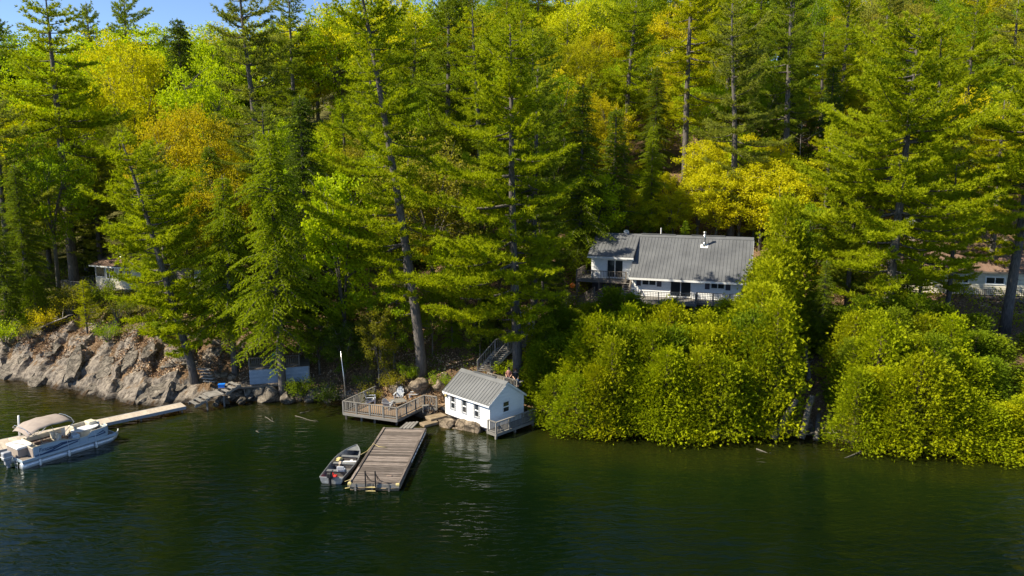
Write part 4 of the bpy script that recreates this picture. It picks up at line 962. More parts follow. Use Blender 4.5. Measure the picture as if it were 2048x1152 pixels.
# ------------------------------------------------------------------ main cottage
def build_cottage():
    t = thing('cottage', 'white hillside cottage with grey metal roof and two decks above the cedars', 'house', CT, CT_RZ)
    LM, DM = 11.2, 9.2; ze, zr, yr = 2.22, 5.55, 5.1
    s = (zr - ze) / yr; ov = .62; ws = M['white_siding']; wp = M['white_paint']
    # main block front wall
    f = Wall(t, (0, 0), (LM, 0), 0, ze)
    ops = [(1.05, 2.55, 1.0, 1.98), (3.85, 6.0, .0, 2.05), (7.75, 9.15, 1.0, 1.98)]
    f.body(wp, ops); f.siding(ws, ops, row=.17)
    f.window(*ops[0], wp, 'h2', .07); f.window(*ops[2], wp, 'h2', .07); f.window(*ops[1], wp, 'h2', .08, 'patio_door')
    for u in (.55, 2.6, 7.25, 9.2): f.box('shutter', u, u + .45, .03, .07, .98, 2.0, M['dark_shutter'])
    r = Wall(t, (LM, 0), (LM, DM), 0, ze); r.body(wp, (), (yr, zr)); r.siding(ws, (), (yr, zr), .17)
    b = Wall(t, (LM, DM), (-4.4, DM), 0, ze); b.body(wp)
    l = Wall(t, (-4.4, DM), (-4.4, 2.6), .6, ze); l.body(wp)
    bx('foundation', t, (LM / 2, DM / 2, -.75), (LM - .1, DM - .1, 1.45), M['foundation'])
    # left side wall of main block rising to the roof
    m = MB(); m.prism([(0, 0, 0), (0, 2.1, 0), (0, 2.1, ze + 2.1 * s), (0, 0, ze)], (.1, 0, 0)); part('wall', m, wp, t)
    wl = Wall(t, (0, 2.1), (0, 0), 0, ze); wl.siding(ws, row=.17)
    # raised left wing, its roof shallower than the big one
    W0, W1, wy, wf = -4.4, -.02, 1.45, 1.35
    zwe = ze + (wy - .0) * s
    zwe = 3.86
    w_ = Wall(t, (W0, wy), (W1, wy), wf, zwe); opw = [(1.55, 3.35, wf + .02, wf + 2.0)]
    w_.body(wp, opw); w_.siding(ws, opw, row=.17); w_.window(*opw[0], wp, 'h2', .08, 'patio_door')
    w2 = Wall(t, (W0, wy + 5), (W0, wy), wf, zwe); w2.body(wp); w2.siding(ws, row=.17)
    bx('foundation', t, ((W0 + W1) / 2, wy + 3.2, wf - 1.0), (W1 - W0 - .1, 6.2, 1.95), M['foundation'])
    sw = (zr - zwe) / (yr - wy)
    roof_plane(t, W0 - .35, W1 - .02, wy - .55, zwe - .55 * sw + .05, yr, zr + .06, 13, M['roof_metal'])
    roof_plane(t, -.10, LM + .3, -ov, ze - ov * s + .05, yr, zr + .06, 34, M['roof_metal'])
    roof_plane(t, W0 - .35, LM + .3, DM + .5, ze - .3, yr, zr + .06, 46, M['roof_metal'])
    m = MB(); a = .35; m.prism([(W0 - .35, yr - a, zr + .13 - a * s), (W0 - .35, yr, zr + .16), (W0 - .35, yr + a, zr + .13 - a * s), (W0 - .35, yr, zr + .12)], (LM + .65 - W0, 0, 0)); part('ridge_cap', m, M['roof_metal'], t)
    for x, ln in ((1.9, 3.6), (7.0, 3.4)): bx('ridge_vent', t, (x, yr, zr + .19), (ln, .2, .06), M['roof_metal'])
    # step between the two roofs, trims
    m = MB(); m.prism([(-.04, wy, ze + wy * s - .1), (-.04, yr, zr - .02), (-.04, wy, zwe - .02)], (.06, 0, 0)); part('gable_cheek', m, M['dark_shutter'], t)
    beam('rake_board', t, (-.02, wy - .55, zwe - .55 * sw - .03), (-.02, yr, zr - .02), .05, .14, M['roof_metal'])
    m = MB(); m.prism([(-.13, -ov, ze - ov * s - .10), (-.13, wy, ze + wy * s - .10), (-.13, wy, ze + wy * s + .08), (-.13, -ov, ze - ov * s + .08)], (.03, 0, 0)); part('rake_board', m, M['roof_metal'], t)
    bx('fascia', t, ((LM + .2) / 2, -ov - .02, ze - ov * s - .06), (LM + .4, .04, .20), wp)
    bx('gutter', t, ((W0 + W1) / 2 - .15, wy - .6, zwe - .55 * sw - .06), (W1 - W0 + .4, .10, .16), wp)
    bx('awning_case', t, (-2.0, wy - .25, wf + 2.08), (2.7, .3, .12), wp)
    beam('rake_board', t, (LM + .31, -ov, ze - ov * s - .04), (LM + .31, yr, zr - .04), .04, .16, wp)
    bx('soffit', t, (LM / 2, -ov / 2, ze - ov * s + .0), (LM + .3, ov - .06, .02), wp)
    # stove pipe
    zc_ = ze + 3.9 * s
    m = MB(); m.box(-.38, .38, -.30, .30, -.02, .04); p = part('flue_flashing', m, wp, t, loc=(6.75, 3.75, ze + 3.75 * s + .10)); p.rotation_euler = (math.atan(s), 0, 0)
    m = MB(); m.tube([(6.75, 3.8, zc_ - .1), (6.75, 3.8, zc_ + .38), (6.75, 3.8, zc_ + .42)], [.24, .17, .13], 14); part('flue_base', m, M['steel'], t, True)
    m = MB(); m.tube([(6.75, 3.8, zc_ + .4), (6.75, 3.8, zc_ + 1.32)], .13, 14); m.tube([(6.75, 3.8, zc_ + 1.36), (6.75, 3.8, zc_ + 1.5)], .17, 14); part('stove_pipe', m, M['steel'], t, True)
    m = MB(); m.tube([(-1.6, yr + .8, zr - .4), (-1.6, yr + .8, zr + .35)], .05, 6); m.tube([(-1.6, yr + .55, zr + .25), (-1.6, yr + .85, zr + .35)], [.30, .05], 12); part('satellite_dish', m, wp, t)
    m = MB(); m.tube([(2.0, yr + 1.2, zr - 1), (2.0, yr + 1.2, zr + .75)], .07, 6); part('vent_stack', m, wp, t)
    for u in (3.35, 6.4): f.box('wall_lamp', u, u + .12, .04, .16, 1.78, 2.0, M['black'])
    for u, m_ in ((4.1, 1), ): pass
    # wing deck
    d = thing('wing_deck', 'dark wooden deck wrapping the raised left wing of the cottage', 'deck', CT, CT_RZ)
    y0 = .15; xl = W0 - 1.35; xr = -.55; zf = wf - .06
    planks(d, [(xl, y0), (xr, y0), (xr, wy - .03), (xl, wy - .03)], 13, M['grey_wood'], zf - .02)
    planks(d, [(xl, wy), (W0 - .04, wy), (W0 - .04, wy + 2.8), (xl, wy + 2.8)], 18, M['grey_wood'], zf - .02)
    railing(d, [(xl + .05, wy + 2.8, zf), (xl + .05, y0 + .05, zf), (xr, y0 + .05, zf)], .95, M['dark_wood'], .16, 1.8)
    for a, b_ in (((xl, y0), (xr, y0)), ((xl, y0), (xl, wy + 2.8))): beam('fascia', d, (*a, zf - .14), (*b_, zf - .14), .05, .22, M['dark_wood'])
    for x in (xl + .1, xl + 2.4, xr - .3):
        for y in (y0 + .1, wy - .4): bx('post', d, (x, y, zf - 1.3), (.13, .13, 2.4), M['dark_wood'])
    for k in range(6): bx('tread', d, (-.32 + .0, -.12 - k * .25, zf - .16 - k * .20), (.8, .28, .045), M['grey_wood'])
    railing(d, [(.08, .1, zf - .02), (.08, -1.45, .12)], .9, M['dark_wood'], .17, 1.6)
    # main deck
    e = thing('main_deck', 'weathered grey deck with railing along the front of the cottage', 'deck', CT, CT_RZ)
    yd = -2.7
    planks(e, [(-.4, yd), (6.7, yd), (6.7, -.03), (-.4, -.03)], 19, M['grey_wood'], -.08)
    planks(e, [(6.72, yd + .9), (LM, yd + .9), (LM, -.03), (6.72, -.03)], 13, M['grey_wood'], -.08)
    railing(e, [(-.4, yd + .8, -.06), (-.4, yd + .05, -.06), (6.65, yd + .05, -.06), (6.65, yd + .95, -.06), (LM, yd + .95, -.06)], .95, M['grey_wood'], .15, 1.8)
    for a, b_ in (((-.4, yd), (6.7, yd)), ((6.7, yd), (6.7, yd + .9)), ((6.7, yd + .9), (LM, yd + .9))): beam('fascia', e, (*a, -.2), (*b_, -.2), .05, .24, M['grey_wood'])
    for x in (0, 2.2, 4.4, 6.5, 8.8, 11):
        bx('post', e, (x, yd + (.15 if x < 6.6 else 1.05), -1.6), (.13, .13, 2.9), M['dark_wood'])
    # long stair down to the left
    g = thing('hill_stairs', 'dark railed stairs slanting down the bank below the wing deck', 'stairs', (0, 0, 0))
    zz = lambda px, py, z: at(px, py, z)
    a = zz(1199, 592, CT[2] + wf - .6); b_ = zz(1141, 628, 4.6)
    dv = b_ - a; sd_ = Vector((-dv.y, dv.x, 0)).normalized() * .55
    for k in range(13): q = a + dv * ((k + .5) / 13); bx('tread', g, q, (.3, 1.1, .045), M['dark_wood'], (0, 0, math.atan2(dv.y, dv.x)))
    for e_ in (-1, 1): railing(g, [a + sd_ * e_, b_ + sd_ * e_], .9, M['dark_wood'], .17, 1.8)
    # orange ball under the deck corner
    q = atY(1145, 571, 71.5); m = MB(); m.tube([(0, 0, -.26), (0, 0, -.24), (0, 0, -.15), (0, 0, 0), (0, 0, .15), (0, 0, .24), (0, 0, .3)], [.03, .12, .22, .27, .22, .1, .03], 14)
    o = part('buoy', m, M['orange'], None, True, loc=q); tag(o, 'round orange buoy hanging below the corner of the wing deck', 'buoy')
    # overhead cable
    p0, p1 = Vector((*cw(1.5, 6), CT[2] + 4.9)), atY(1262, 425, 92)
    m = MB(); m.tube([p0, (p0 + p1) / 2 - Vector((0, 0, .6)), p1], .018, 4); tag(part('service_cable', m, M['white_paint'], None), 'thin pale service cable running uphill behind the cottage roof', 'cable')
build_cottage()

# ------------------------------------------------------------------ stairs from the boathouse up the bank, with two people
def build_stairs():
    t = thing('bank_stairs', 'grey railed wooden stairs climbing the bank behind the boathouse', 'stairs', (0, 0, 0))
    gw = M['grey_wood']
    # landing behind boathouse, first flight up and right, second to upper platform
    l0 = at(955, 742, 2.6); l1 = at(990, 702, 4.3); l2 = at(1026, 685, 4.9)
    wv = Vector((1.1, -.25, 0))
    for a, b, n in ((l0, l1, 11), (l1, l2, 5)):
        dv = b - a
        for k in range(n): q = a + wv / 2 + dv * ((k + .5) / n); bx('tread', t, q, (1.1, .28, .045), gw, (0, 0, R(-13)))
        for e in (0, 1): railing(t, [a + wv * e, b + wv * e], .95, gw, .15, 1.7, .3)
        for e in (0, 1): beam('stringer', t, a + wv * e - Vector((0, 0, .12)), b + wv * e - Vector((0, 0, .12)), .05, .24, gw)
    pl = thing('upper_platform', 'pale lattice sided platform halfway up the bank between two pine trunks', 'platform', (l2.x + .2, l2.y + .6, 4.9), R(-15))
    planks(pl, [(-1.2, 0), (2.6, 0), (2.6, 1.8), (-1.2, 1.8)], 12, gw, 0)
    railing(pl, [(-1.2, 0, 0), (2.6, 0, 0)], .9, M['dark_wood'], .16, 1.9, .8)
    for x in (-.05, 1.25):                 # pale lattice screen behind
        bx('screen_post', pl, (x, 1.75, 1.1), (.14, .1, 2.3), M['chair'])
    for k in range(12): bx('screen_slat', pl, (.6, 1.72, .15 + k * .18), (1.3, .03, .10), M['chair'])
    for k in range(5): bx('screen_slat', pl, (.1 + k * .25, 1.76, 1.1), (.07, .02, 2.1), M['chair'])
    # gallery landing behind the boathouse
    g = thing('landing', 'small railed landing behind the right end of the boathouse roof', 'landing', (0, 0, 0))
    a, b = at(984, 752, 3.0), at(1034, 765, 3.0); dn = Vector((.3, 1, 0)) * 1.6
    a.z = b.z = 2.55
    planks(g, [a, b, b + dn, a + dn], 11, gw, 2.53)
    railing(g, [a + dn * .3 + Vector((-.5, 0, 0)), a, b], .62, gw, .15, 1.6, .6)
    for k in (0, 1): q = a + (b - a) * k; bx('post', g, (q.x, q.y, 1.8), (.12, .12, 1.5), gw)
    return a, b, dn
SA, SB, SDN = build_stairs()
def build_person(label, loc, rz, shirt, hairlen):
    # seated figure: pelvis root, torso, head, arms resting on the thighs, knees forward (-y)
    t = thing('person', label, 'person', loc, rz)
    V = [(0, 0, .48), (0, .02, .68), (0, .03, .88), (0, .03, 1.02), (0, .01, 1.10), (0, -.01, 1.22), (0, -.01, 1.31),
         (.09, -.02, .47), (.11, -.42, .50), (.11, -.46, .08), (.11, -.58, .05),
         (-.09, -.02, .47), (-.11, -.42, .50), (-.11, -.46, .08), (-.11, -.58, .05),
         (.17, .02, .98), (.23, -.06, .74), (.15, -.30, .62), (.11, -.38, .60),
         (-.17, .02, .98), (-.23, -.06, .74), (-.15, -.30, .62), (-.11, -.38, .60)]
    rad = [.13, .12, .13, .09, .055, .085, .07, .085, .06, .045, .035, .085, .06, .045, .035, .06, .045, .035, .03, .06, .045, .035, .03]
    E = [(0, 1), (1, 2), (2, 3), (3, 4), (4, 5), (5, 6), (0, 7), (7, 8), (8, 9), (9, 10), (0, 11), (11, 12), (12, 13), (13, 14), (3, 15), (15, 16), (16, 17), (17, 18), (3, 19), (19, 20), (20, 21), (21, 22)]
    me = bpy.data.meshes.new('body'); me.from_pydata(V, E, []); me.materials.append(M['skin'])
    o = link('body', me, t); md = o.modifiers.new('skin', 'SKIN'); o.modifiers.new('sub', 'SUBSURF').levels = 1
    for i, r_ in enumerate(rad): me.skin_vertices[0].data[i].radius = (r_, r_)
    me.skin_vertices[0].data[0].use_root = True
    m = MB(); m.tube([(0, 0, .42), (0, .01, .6), (0, .03, .86), (0, .03, 1.0), (0, .03, 1.05)], [.17, .155, .185, .17, .07], 12)
    for s in (-1, 1): m.tube([(s * .14, .02, 1.0), (s * .24, -.05, .76)], [.075, .06], 8)
    part('shirt', m, shirt, t, True)
    m = MB()
    for s in (-1, 1): m.tube([(s * .09, 0, .47), (s * .11, -.43, .51), (s * .11, -.47, .2)], [.12, .09, .07], 8)
    part('trousers', m, M['stripe'], t, True)
    m = MB(); m.tube([(0, .05, 1.12 - hairlen), (0, .05, 1.14), (0, .025, 1.26), (0, .01, 1.35), (0, .0, 1.375)], [.06, .09, .112, .085, .02], 12); part('hair', m, M['hair'], t, True)
    bx('seat', None, (0, 0, 0), (.001, .001, .001), M['grey_wood']) if False else None
    return t
q = SA + (SB - SA) * .60 + SDN * .35
build_person('person with reddish brown hair and a pink top seated behind the boathouse railing', (q.x, q.y, 2.55), R(-10), M['pink_cloth'], .22)
q2 = SA + (SB - SA) * .86 + SDN * .35
build_person('dark haired person in a black top seated beside the pine trunk', (q2.x, q2.y, 2.55), R(10), M['black'], .0)
qb = (q + q2) / 2
bn = thing('bench', 'plain wooden bench under the two people behind the boathouse', 'bench', (qb.x, qb.y, 2.55), math.atan2((SB - SA).y, (SB - SA).x))
bx('seat', bn, (0, .05, .38), (2.0, .38, .05), M['grey_wood'])
for x in (-.8, .8): bx('leg', bn, (x, .05, .18), (.08, .34, .36), M['grey_wood'])

# ------------------------------------------------------------------ left cottage
def build_left():
    t = thing('cottage', 'half hidden pale cottage with brown roof and tall windows among the pines', 'house', LC, LC_RZ)
    # local x along the front from -4.6 (left end) to 4, y into depth
    x0, x1, H_, D = -2.9, 5.4, 2.75, 6.5
    f = Wall(t, (x0, 0), (x1, 0), 0, H_)
    ops = [(.1, 1.75, 1.15, 2.55), (1.95, 3.55, .95, 2.6), (4.2, 5.0, .95, 2.6), (5.2, 6.4, .95, 2.6)]
    f.body(M['cream'], ops); f.siding(M['cream'], ops, row=.2)
    f.window(*ops[0], M['grey_trim'], '1', .06); f.window(*ops[1], M['white_paint'], 'h3', .09); f.window(*ops[2], M['white_paint'], '1', .08); f.window(*ops[3], M['white_paint'], 'h2', .08)
    l = Wall(t, (x0, D), (x0, 0), 0, H_); ol = [(D - 2.6, D - .4, 1.15, 2.5)]; l.body(M['cream'], ol, (D / 2, H_ + 1.0)); l.siding(M['cream'], ol, None, .2); l.window(*ol[0], M['grey_trim'], 'h2', .06)
    r = Wall(t, (x1, 0), (x1, D), 0, H_); r.body(M['cream'], (), (D / 2, H_ + 1.0))
    s = 1.0 / (D / 2)
    roof_plane(t, x0 - .4, x1 + .4, -.5, H_ - .5 * s + .05, D / 2, H_ + 1.05, 18, M['brown_roof'])
    roof_plane(t, x0 - .4, x1 + .4, D + .5, H_ - .5 * s + .05, D / 2, H_ + 1.05, 18, M['brown_roof'])
    bx('fascia', t, ((x0 + x1) / 2, -.52, H_ - .5 * s), (x1 - x0 + .8, .04, .16), M['white_paint'])
    bx('foundation', t, ((x0 + x1) / 2, D / 2, -.7), (x1 - x0 - .1, D - .1, 1.35), M['foundation'])
    m = MB(); m.tube([(-.5, 2.0, H_ + .6), (-.5, 2.0, H_ + .85), (-.5, 2.0, H_ + .9), (-.5, 2.0, H_ + 2.0)], [.3, .3, .12, .12], 10); part('stove_pipe', m, M['steel'], t, True)
    d = thing('deck', 'pale wooden deck and railing before the half hidden left cottage', 'deck', LC, LC_RZ)
    planks(d, [(x0 - 3.2, -2.4), (x1, -2.4), (x1, -.06), (x0 - 3.2, -.06)], 14, M['grey_wood'], -.1)
    railing(d, [(x0 - 3.2, 2.0, -.1), (x0 - 3.2, -2.35, -.1), (x0 + .6, -2.35, -.1)], .95, M['grey_wood'], .2, 1.9, .6)
    planks(d, [(x0 - 3.2, -.03), (x0 - .1, -.03), (x0 - .1, 2.2), (x0 - 3.2, 2.2)], 12, M['grey_wood'], -.1)
    beam('fascia', d, (x0 - 3.2, -2.43, -.25), (x1, -2.43, -.25), .05, .26, M['cream'])
    for x in (x0 + .5, x0 + 2.6): bx('post', d, (x, -2.3, -.1), (.2, .2, 1.5), M['dark_wood'])
    for x in (x0 - 3.0, x0, x0 + 3): bx('post', d, (x, -2.2, -1.1), (.14, .14, 2.0), M['dark_wood'])
    # shed window corner to the right
    p = atY(390, 548, 80); sh = thing('grey_cabin', 'dark cabin with a white framed window deep in the trees', 'cabin', (p.x, p.y, p.z - 1.7), R(-15))
    w_ = Wall(sh, (-2.4, 0), (2.2, 0), 0, 2.6); o_ = [(2.1, 3.2, 1.2, 2.2)]; w_.body(M['foundation'], o_); w_.siding(M['dark_wood'], o_, None, .22); w_.window(*o_[0], M['white_paint'], '1', .09)
    w3 = Wall(sh, (2.2, 0), (2.2, 3), 0, 2.6); w3.body(M['foundation']); w4 = Wall(sh, (-2.4, 3), (-2.4, 0), 0, 2.6); w4.body(M['foundation'])
    roof_plane(sh, -2.8, 2.6, -.4, 2.5, 3.4, 3.1, 10, M['brown_roof']); bx('foundation', sh, (-.1, 1.5, -.8), (4.5, 2.9, 1.55), M['foundation'])
build_left()

# ------------------------------------------------------------------ right cottage, sheds
def build_right():
    t = thing('cottage', 'cream sided cottage with a long brown metal roof behind the pines', 'house', (RCp.x, RCp.y, 7.0), RC_RZ)
    x0, x1, H_, D = -4.5, 9.5, 2.6, 6.5
    # origin at px 1905; front wall
    f = Wall(t, (x0, 0), (x1, 0), 0, H_)
    ops = [(4.75, 5.9, 1.0, 1.85), (7.3, 9.1, 1.0, 1.85), (11.8, 13.0, 1.0, 1.9)]
    f.body(M['cream'], ops); f.siding(M['cream'], ops, row=.19)
    for o in ops: f.window(*o, M['white_paint'], 'h2', .09)
    for W_, ap in ((Wall(t, (x0, D), (x0, 0), 0, H_), 1), (Wall(t, (x1, 0), (x1, D), 0, H_), 1)): W_.body(M['cream'], (), (D / 2, H_ + 1.5)); W_.siding(M['cream'], (), (D / 2, H_ + 1.5), .19)
    s = 1.5 / (D / 2)
    roof_plane(t, x0 - .4, x1 + .4, -.6, H_ - .6 * s + .05, D / 2, H_ + 1.55, 30, M['brown_roof'])
    roof_plane(t, x0 - .4, x1 + .4, D + .6, H_ - .6 * s + .05, D / 2, H_ + 1.55, 30, M['brown_roof'])
    bx('fascia', t, ((x0 + x1) / 2, -.62, H_ - .6 * s - .02), (x1 - x0 + .8, .04, .16), M['dark_wood'])
    bx('foundation', t, ((x0 + x1) / 2, D / 2, -.8), (x1 - x0 - .1, D - .1, 1.55), M['foundation'])
    d = thing('deck', 'dark wooden deck railing in front of the right cottage', 'deck', (RCp.x, RCp.y, 7.0), RC_RZ)
    planks(d, [(-1.5, -2.2), (9.5, -2.2), (9.5, -.06), (-1.5, -.06)], 13, M['dark_wood'], -.15)
    railing(d, [(-1.5, -2.1, -.13), (9.5, -2.1, -.13)], .95, M['dark_wood'], .17, 1.8)
    beam('fascia', d, (-1.5, -2.2, -.28), (9.5, -2.2, -.28), .05, .24, M['dark_wood'])
    for x in (-1.3, 2, 5.2, 8.5): bx('post', d, (x, -2.0, -1.3), (.14, .14, 2.3), M['dark_wood'])
    # small dark-roofed shed at the frame edge
    p = at(2031, 694, 3.4); z0 = 3.2
    sh = thing('garden_shed', 'small dark shed with brown roof and pale blue door at the frame edge', 'shed', (p.x, p.y, z0), R(-12))
    w_ = Wall(sh, (0, 0), (3, 0), 0, 2.1); o_ = [(.30, 1.35, .15, 1.75)]; w_.body(M['dark_wood'], o_); w_.siding(M['dark_wood'], o_, None, .2)
    w_.window(*o_[0], M['grey_trim'], '1', .06, 'door')
    w_.box('door_panel', .40, 1.25, .03, .06, .22, 1.68, M['boat_panel'])
    for a, b in (((0, 2.4), (0, 0)), ((3, 0), (3, 2.4))): Wall(sh, a, b, 0, 2.1).body(M['dark_wood'])
    roof_plane(sh, -.25, 3.25, -.35, 2.1, 2.6, 3.1, 8, M['brown_roof']); bx('foundation', sh, (1.5, 1.2, -.8), (2.9, 2.3, 1.6), M['foundation'])
    # grey hut up the slope
    p = place(1858, 84); g = thing('grey_hut', 'weathered grey hut high on the slope above the right cottage', 'hut', (p.x, p.y, p.z - .2), R(12))
    p2 = at(1858, 445, p.z)
    w_ = Wall(g, (-1.5, 0), (1.1, 0), 0, 2.5); w_.body(M['grey_trim'])
    for k in range(13): bx('wall_board', g, (-1.4 + k * .2, -.02, 1.25), (.19, .03, 2.5), M['grey_wood'])
    Wall(g, (1.1, 0), (1.1, 2.2), 0, 2.5).body(M['grey_trim']); Wall(g, (-1.5, 2.2), (-1.5, 0), 0, 2.5).body(M['grey_trim'])
    roof_plane(g, -1.8, 1.4, -.4, 2.55, 2.6, 2.9, 6, M['dark_wood'])
build_right()

# ------------------------------------------------------------------ rocks
def rock(px, py, z, sx, sy, sz, seed, label, rz=0, mat='rock_pale', name='boulder', sink=.25, tilt=(0, 0), sub=4, group=None):
    p = at(px, py, z); o = link(name, boulder_mesh(seed, sx, sy, sz, M[mat], sub))
    o.location = (p.x, p.y, p.z); o.rotation_euler = (tilt[0], tilt[1], rz)
    return tag(o, label, 'rock', group)
rock(944, 857, .0, 1.5, 1.15, .72, 3, 'big rounded brown boulder under the front of the boathouse', -.5, 'rock_brown')
rock(897, 850, .0, .95, .8, .6, 5, 'smaller rounded boulder left of the big one under the boathouse', .3, 'rock_brown')
rock(925, 862, -.2, .8, .6, .4, 8, 'low wet rock at the waterline before the boathouse boulders', .3, 'rock_brown')
for k, (px, py, s_, lab) in enumerate(((448, 800, .55, 'small grey boulder just right of the shore stairs'), (470, 793, .75, 'grey boulder under the start of the boardwalk'), (484, 801, .5, 'low grey boulder at the waterline under the boardwalk'),
        (502, 790, .9, 'rounded grey boulder under the middle of the boardwalk'), (521, 790, 1.0, 'tall blue grey boulder under the boardwalk'), (546, 792, 1.15, 'broad grey boulder left of the spruce trunk'),
        (572, 798, .75, 'pale sunlit boulder at the waterline by the spruce trunk'), (433, 806, .35, 'tiny pale stone at the water below the stairs'), (620, 795, .75, 'upright pale stone at the dark water edge right of the spruce'))):
    rock(px, py, .3, s_ * 1.05, s_ * .9, s_ * .95, 20 + k, lab, k * .7, group='boulders along the boardwalk')
for k, (px, py, z, s_, lab) in enumerate(((443, 752, 1.9, .75, 'upright grey boulder behind the boardwalk beside the bank steps'), (465, 754, 1.8, .6, 'second grey boulder behind the boardwalk'),
        (797, 776, 1.7, 1.0, 'pale angular rock just behind the back chair of the sun deck'), (836, 772, 2.2, 1.1, 'pale split rock on the bank below the big pine'), (878, 772, 2.35, .8, 'dark rock beside the roots of the big pine'),
        (770, 748, 2.3, .9, 'brown rock on the bank above the sun deck'),
        (890, 752, 2.6, .6, 'small rock behind the left end of the boathouse roof'),
        (815, 780, 1.6, .6, 'reddish rock at the rear rail of the sun deck'))):
    rock(px, py, z - .35, s_ * .85, s_ * .75, s_ * .6, 40 + k, lab, k * 1.3, 'rock_brown', group='rocks on the bank behind the sun deck')
# long slabs lying on the bare rock slope
def slab_mesh(seed, sx, sy, sz, mat):
    bm = bmesh.new(); bmesh.ops.create_cube(bm, size=2); bmesh.ops.subdivide_edges(bm, edges=bm.edges[:], cuts=11, use_grid_fill=True)
    vs = list(bm.verts); co = np.array([v.co[:] for v in vs]); r2 = random.Random(seed)
    n1 = fbm(co[:, 0] * .9 + seed * 3.1, co[:, 1] * 1.6 + co[:, 2], seed, 4); n2 = fbm(co[:, 0] * 3 + seed, co[:, 1] * 4, seed + 5, 3)
    cuts = [(Vector((r2.choice((-1, 1)) * r2.uniform(.4, 1), r2.choice((-1, 1)) * r2.uniform(.4, 1), r2.uniform(0, .3))).normalized(), r2.uniform(.85, 1.15)) for _ in range(5)]
    for v, a, b in zip(vs, n1, n2):
        p = v.co.copy(); p.x *= 1 + .35 * a; p.y *= 1 + .12 * b; p.x += .25 * a
        for n_, d in cuts:
            e = p.dot(n_) - d
            if e > 0: p -= n_ * e
        p.z += .5 * a + .22 * b
        if v.co.z > 0: p.z -= .35 * (v.co.x + 1) * .5 * (1 if a > 0 else .4); 
        v.co = (p.x * sx, p.y * sy, p.z * sz)
    me = bpy.data.meshes.new('slab'); bm.to_mesh(me); bm.free(); me.materials.append(mat); return me
slabs = [(150, 722, 5.2, .62, 'long dark tilted slab running up the middle of the bare rock slope'), (20, 742, 2.2, .8, 'pale slab at the waterline at the far left of the rock shore'), (75, 760, 2.4, .8, 'low cracked slab at the water on the far left'),
         (105, 700, 2.2, .7, 'grey slab at the top left of the bare rock slope'), (190, 775, 2.0, .8, 'pale slab at the water below the long dark slab'), (215, 735, 3.2, .6, 'tilted tan slab right of the long dark slab'),
         (262, 720, 3.4, .6, 'pale ridge slab in the middle right of the rock slope'), (285, 790, 1.9, .9, 'blunt rock nose at the water near the walkway'), (320, 780, 2.0, 1.0, 'rounded grey outcrop at the water left of the walkway'),
         (345, 700, 2.4, .7, 'steep pale slab under the leaning pine branches'), (355, 770, 1.8, .9, 'grey outcrop beside the foot of the shore stairs'), (300, 700, 2.4, .5, 'thin slab high on the slope near the leaning pine'),
         (245, 770, 2.2, .6, 'flat tan slab low on the rock slope'), (50, 715, 2.0, .5, 'flat dry slab near the bushes at far left'), (375, 730, 1.4, .8, 'small rock at the root of the leaning pine')]
def on_ground(px, py):
    r = ray(px, py)
    for k in range(400):
        y = 46 + k * .2; t = y / r.y
        x, z = r.x * t, CH + r.z * t
        if z < H1(x, y): return Vector((x, y, z))
    return Vector((x, y, z))
for k, (px, py, ln, wd, lab) in enumerate(slabs):
    p = on_ground(px, py); o = link('rock_slab', slab_mesh(70 + k, wd, ln * .5, .27, M['rock_pale']))
    o.location = (p.x, p.y, p.z - .10); o.rotation_euler = (R(24), R(-10), R(8 + rnd.uniform(-6, 10)))
    tag(o, lab, 'rock', 'slabs on the bare rock shore')

# ------------------------------------------------------------------ trees
def unit(a): return a / np.maximum(np.linalg.norm(a, axis=-1, keepdims=True), 1e-9)
def blades_mesh(name, P, D, Ln, W, mat, tint, kite=False, r=None, side=None):
    """needles (triangles) or leaves (kites) at P, pointing along D"""
    r = r or rng
    D = unit(D); n = len(P)
    S = unit(np.cross(D, r.normal(size=(n, 3)) if side is None else side + r.normal(size=(n, 3)) * .35))
    Ln = np.broadcast_to(Ln, (n,))[:, None]; W = np.broadcast_to(W, (n,))[:, None]
    if kite:
        bend = np.cross(D, S) * Ln * .12
        V = np.stack([P, P + D * Ln * .5 + S * W * .5 + bend, P + D * Ln, P + D * Ln * .5 - S * W * .5 + bend], 1); k = 4
    else:
        V = np.stack([P - S * W * .5, P + S * W * .5, P + D * Ln], 1); k = 3
    V = V.reshape(-1, 3).astype(np.float32); m = bpy.data.meshes.new(name)
    m.vertices.add(len(V)); m.vertices.foreach_set('co', V.ravel())
    m.loops.add(n * k); m.loops.foreach_set('vertex_index', np.arange(n * k, dtype=np.int32))
    m.polygons.add(n); m.polygons.foreach_set('loop_start', np.arange(0, n * k, k, dtype=np.int32))
    m.update(calc_edges=True)
    a = m.attributes.new('tint', 'FLOAT', 'FACE'); a.data.foreach_set('value', np.asarray(tint, np.float32))
    m.materials.append(mat); return m
def spread(P, D, k, jit, r, up=0.0):
    """k blades for each tuft"""
    P2 = np.repeat(P, k, 0); D2 = np.repeat(unit(D), k, 0) + r.normal(size=(len(P) * k, 3)) * jit + np.array([0, 0, up])
    return P2, unit(D2)
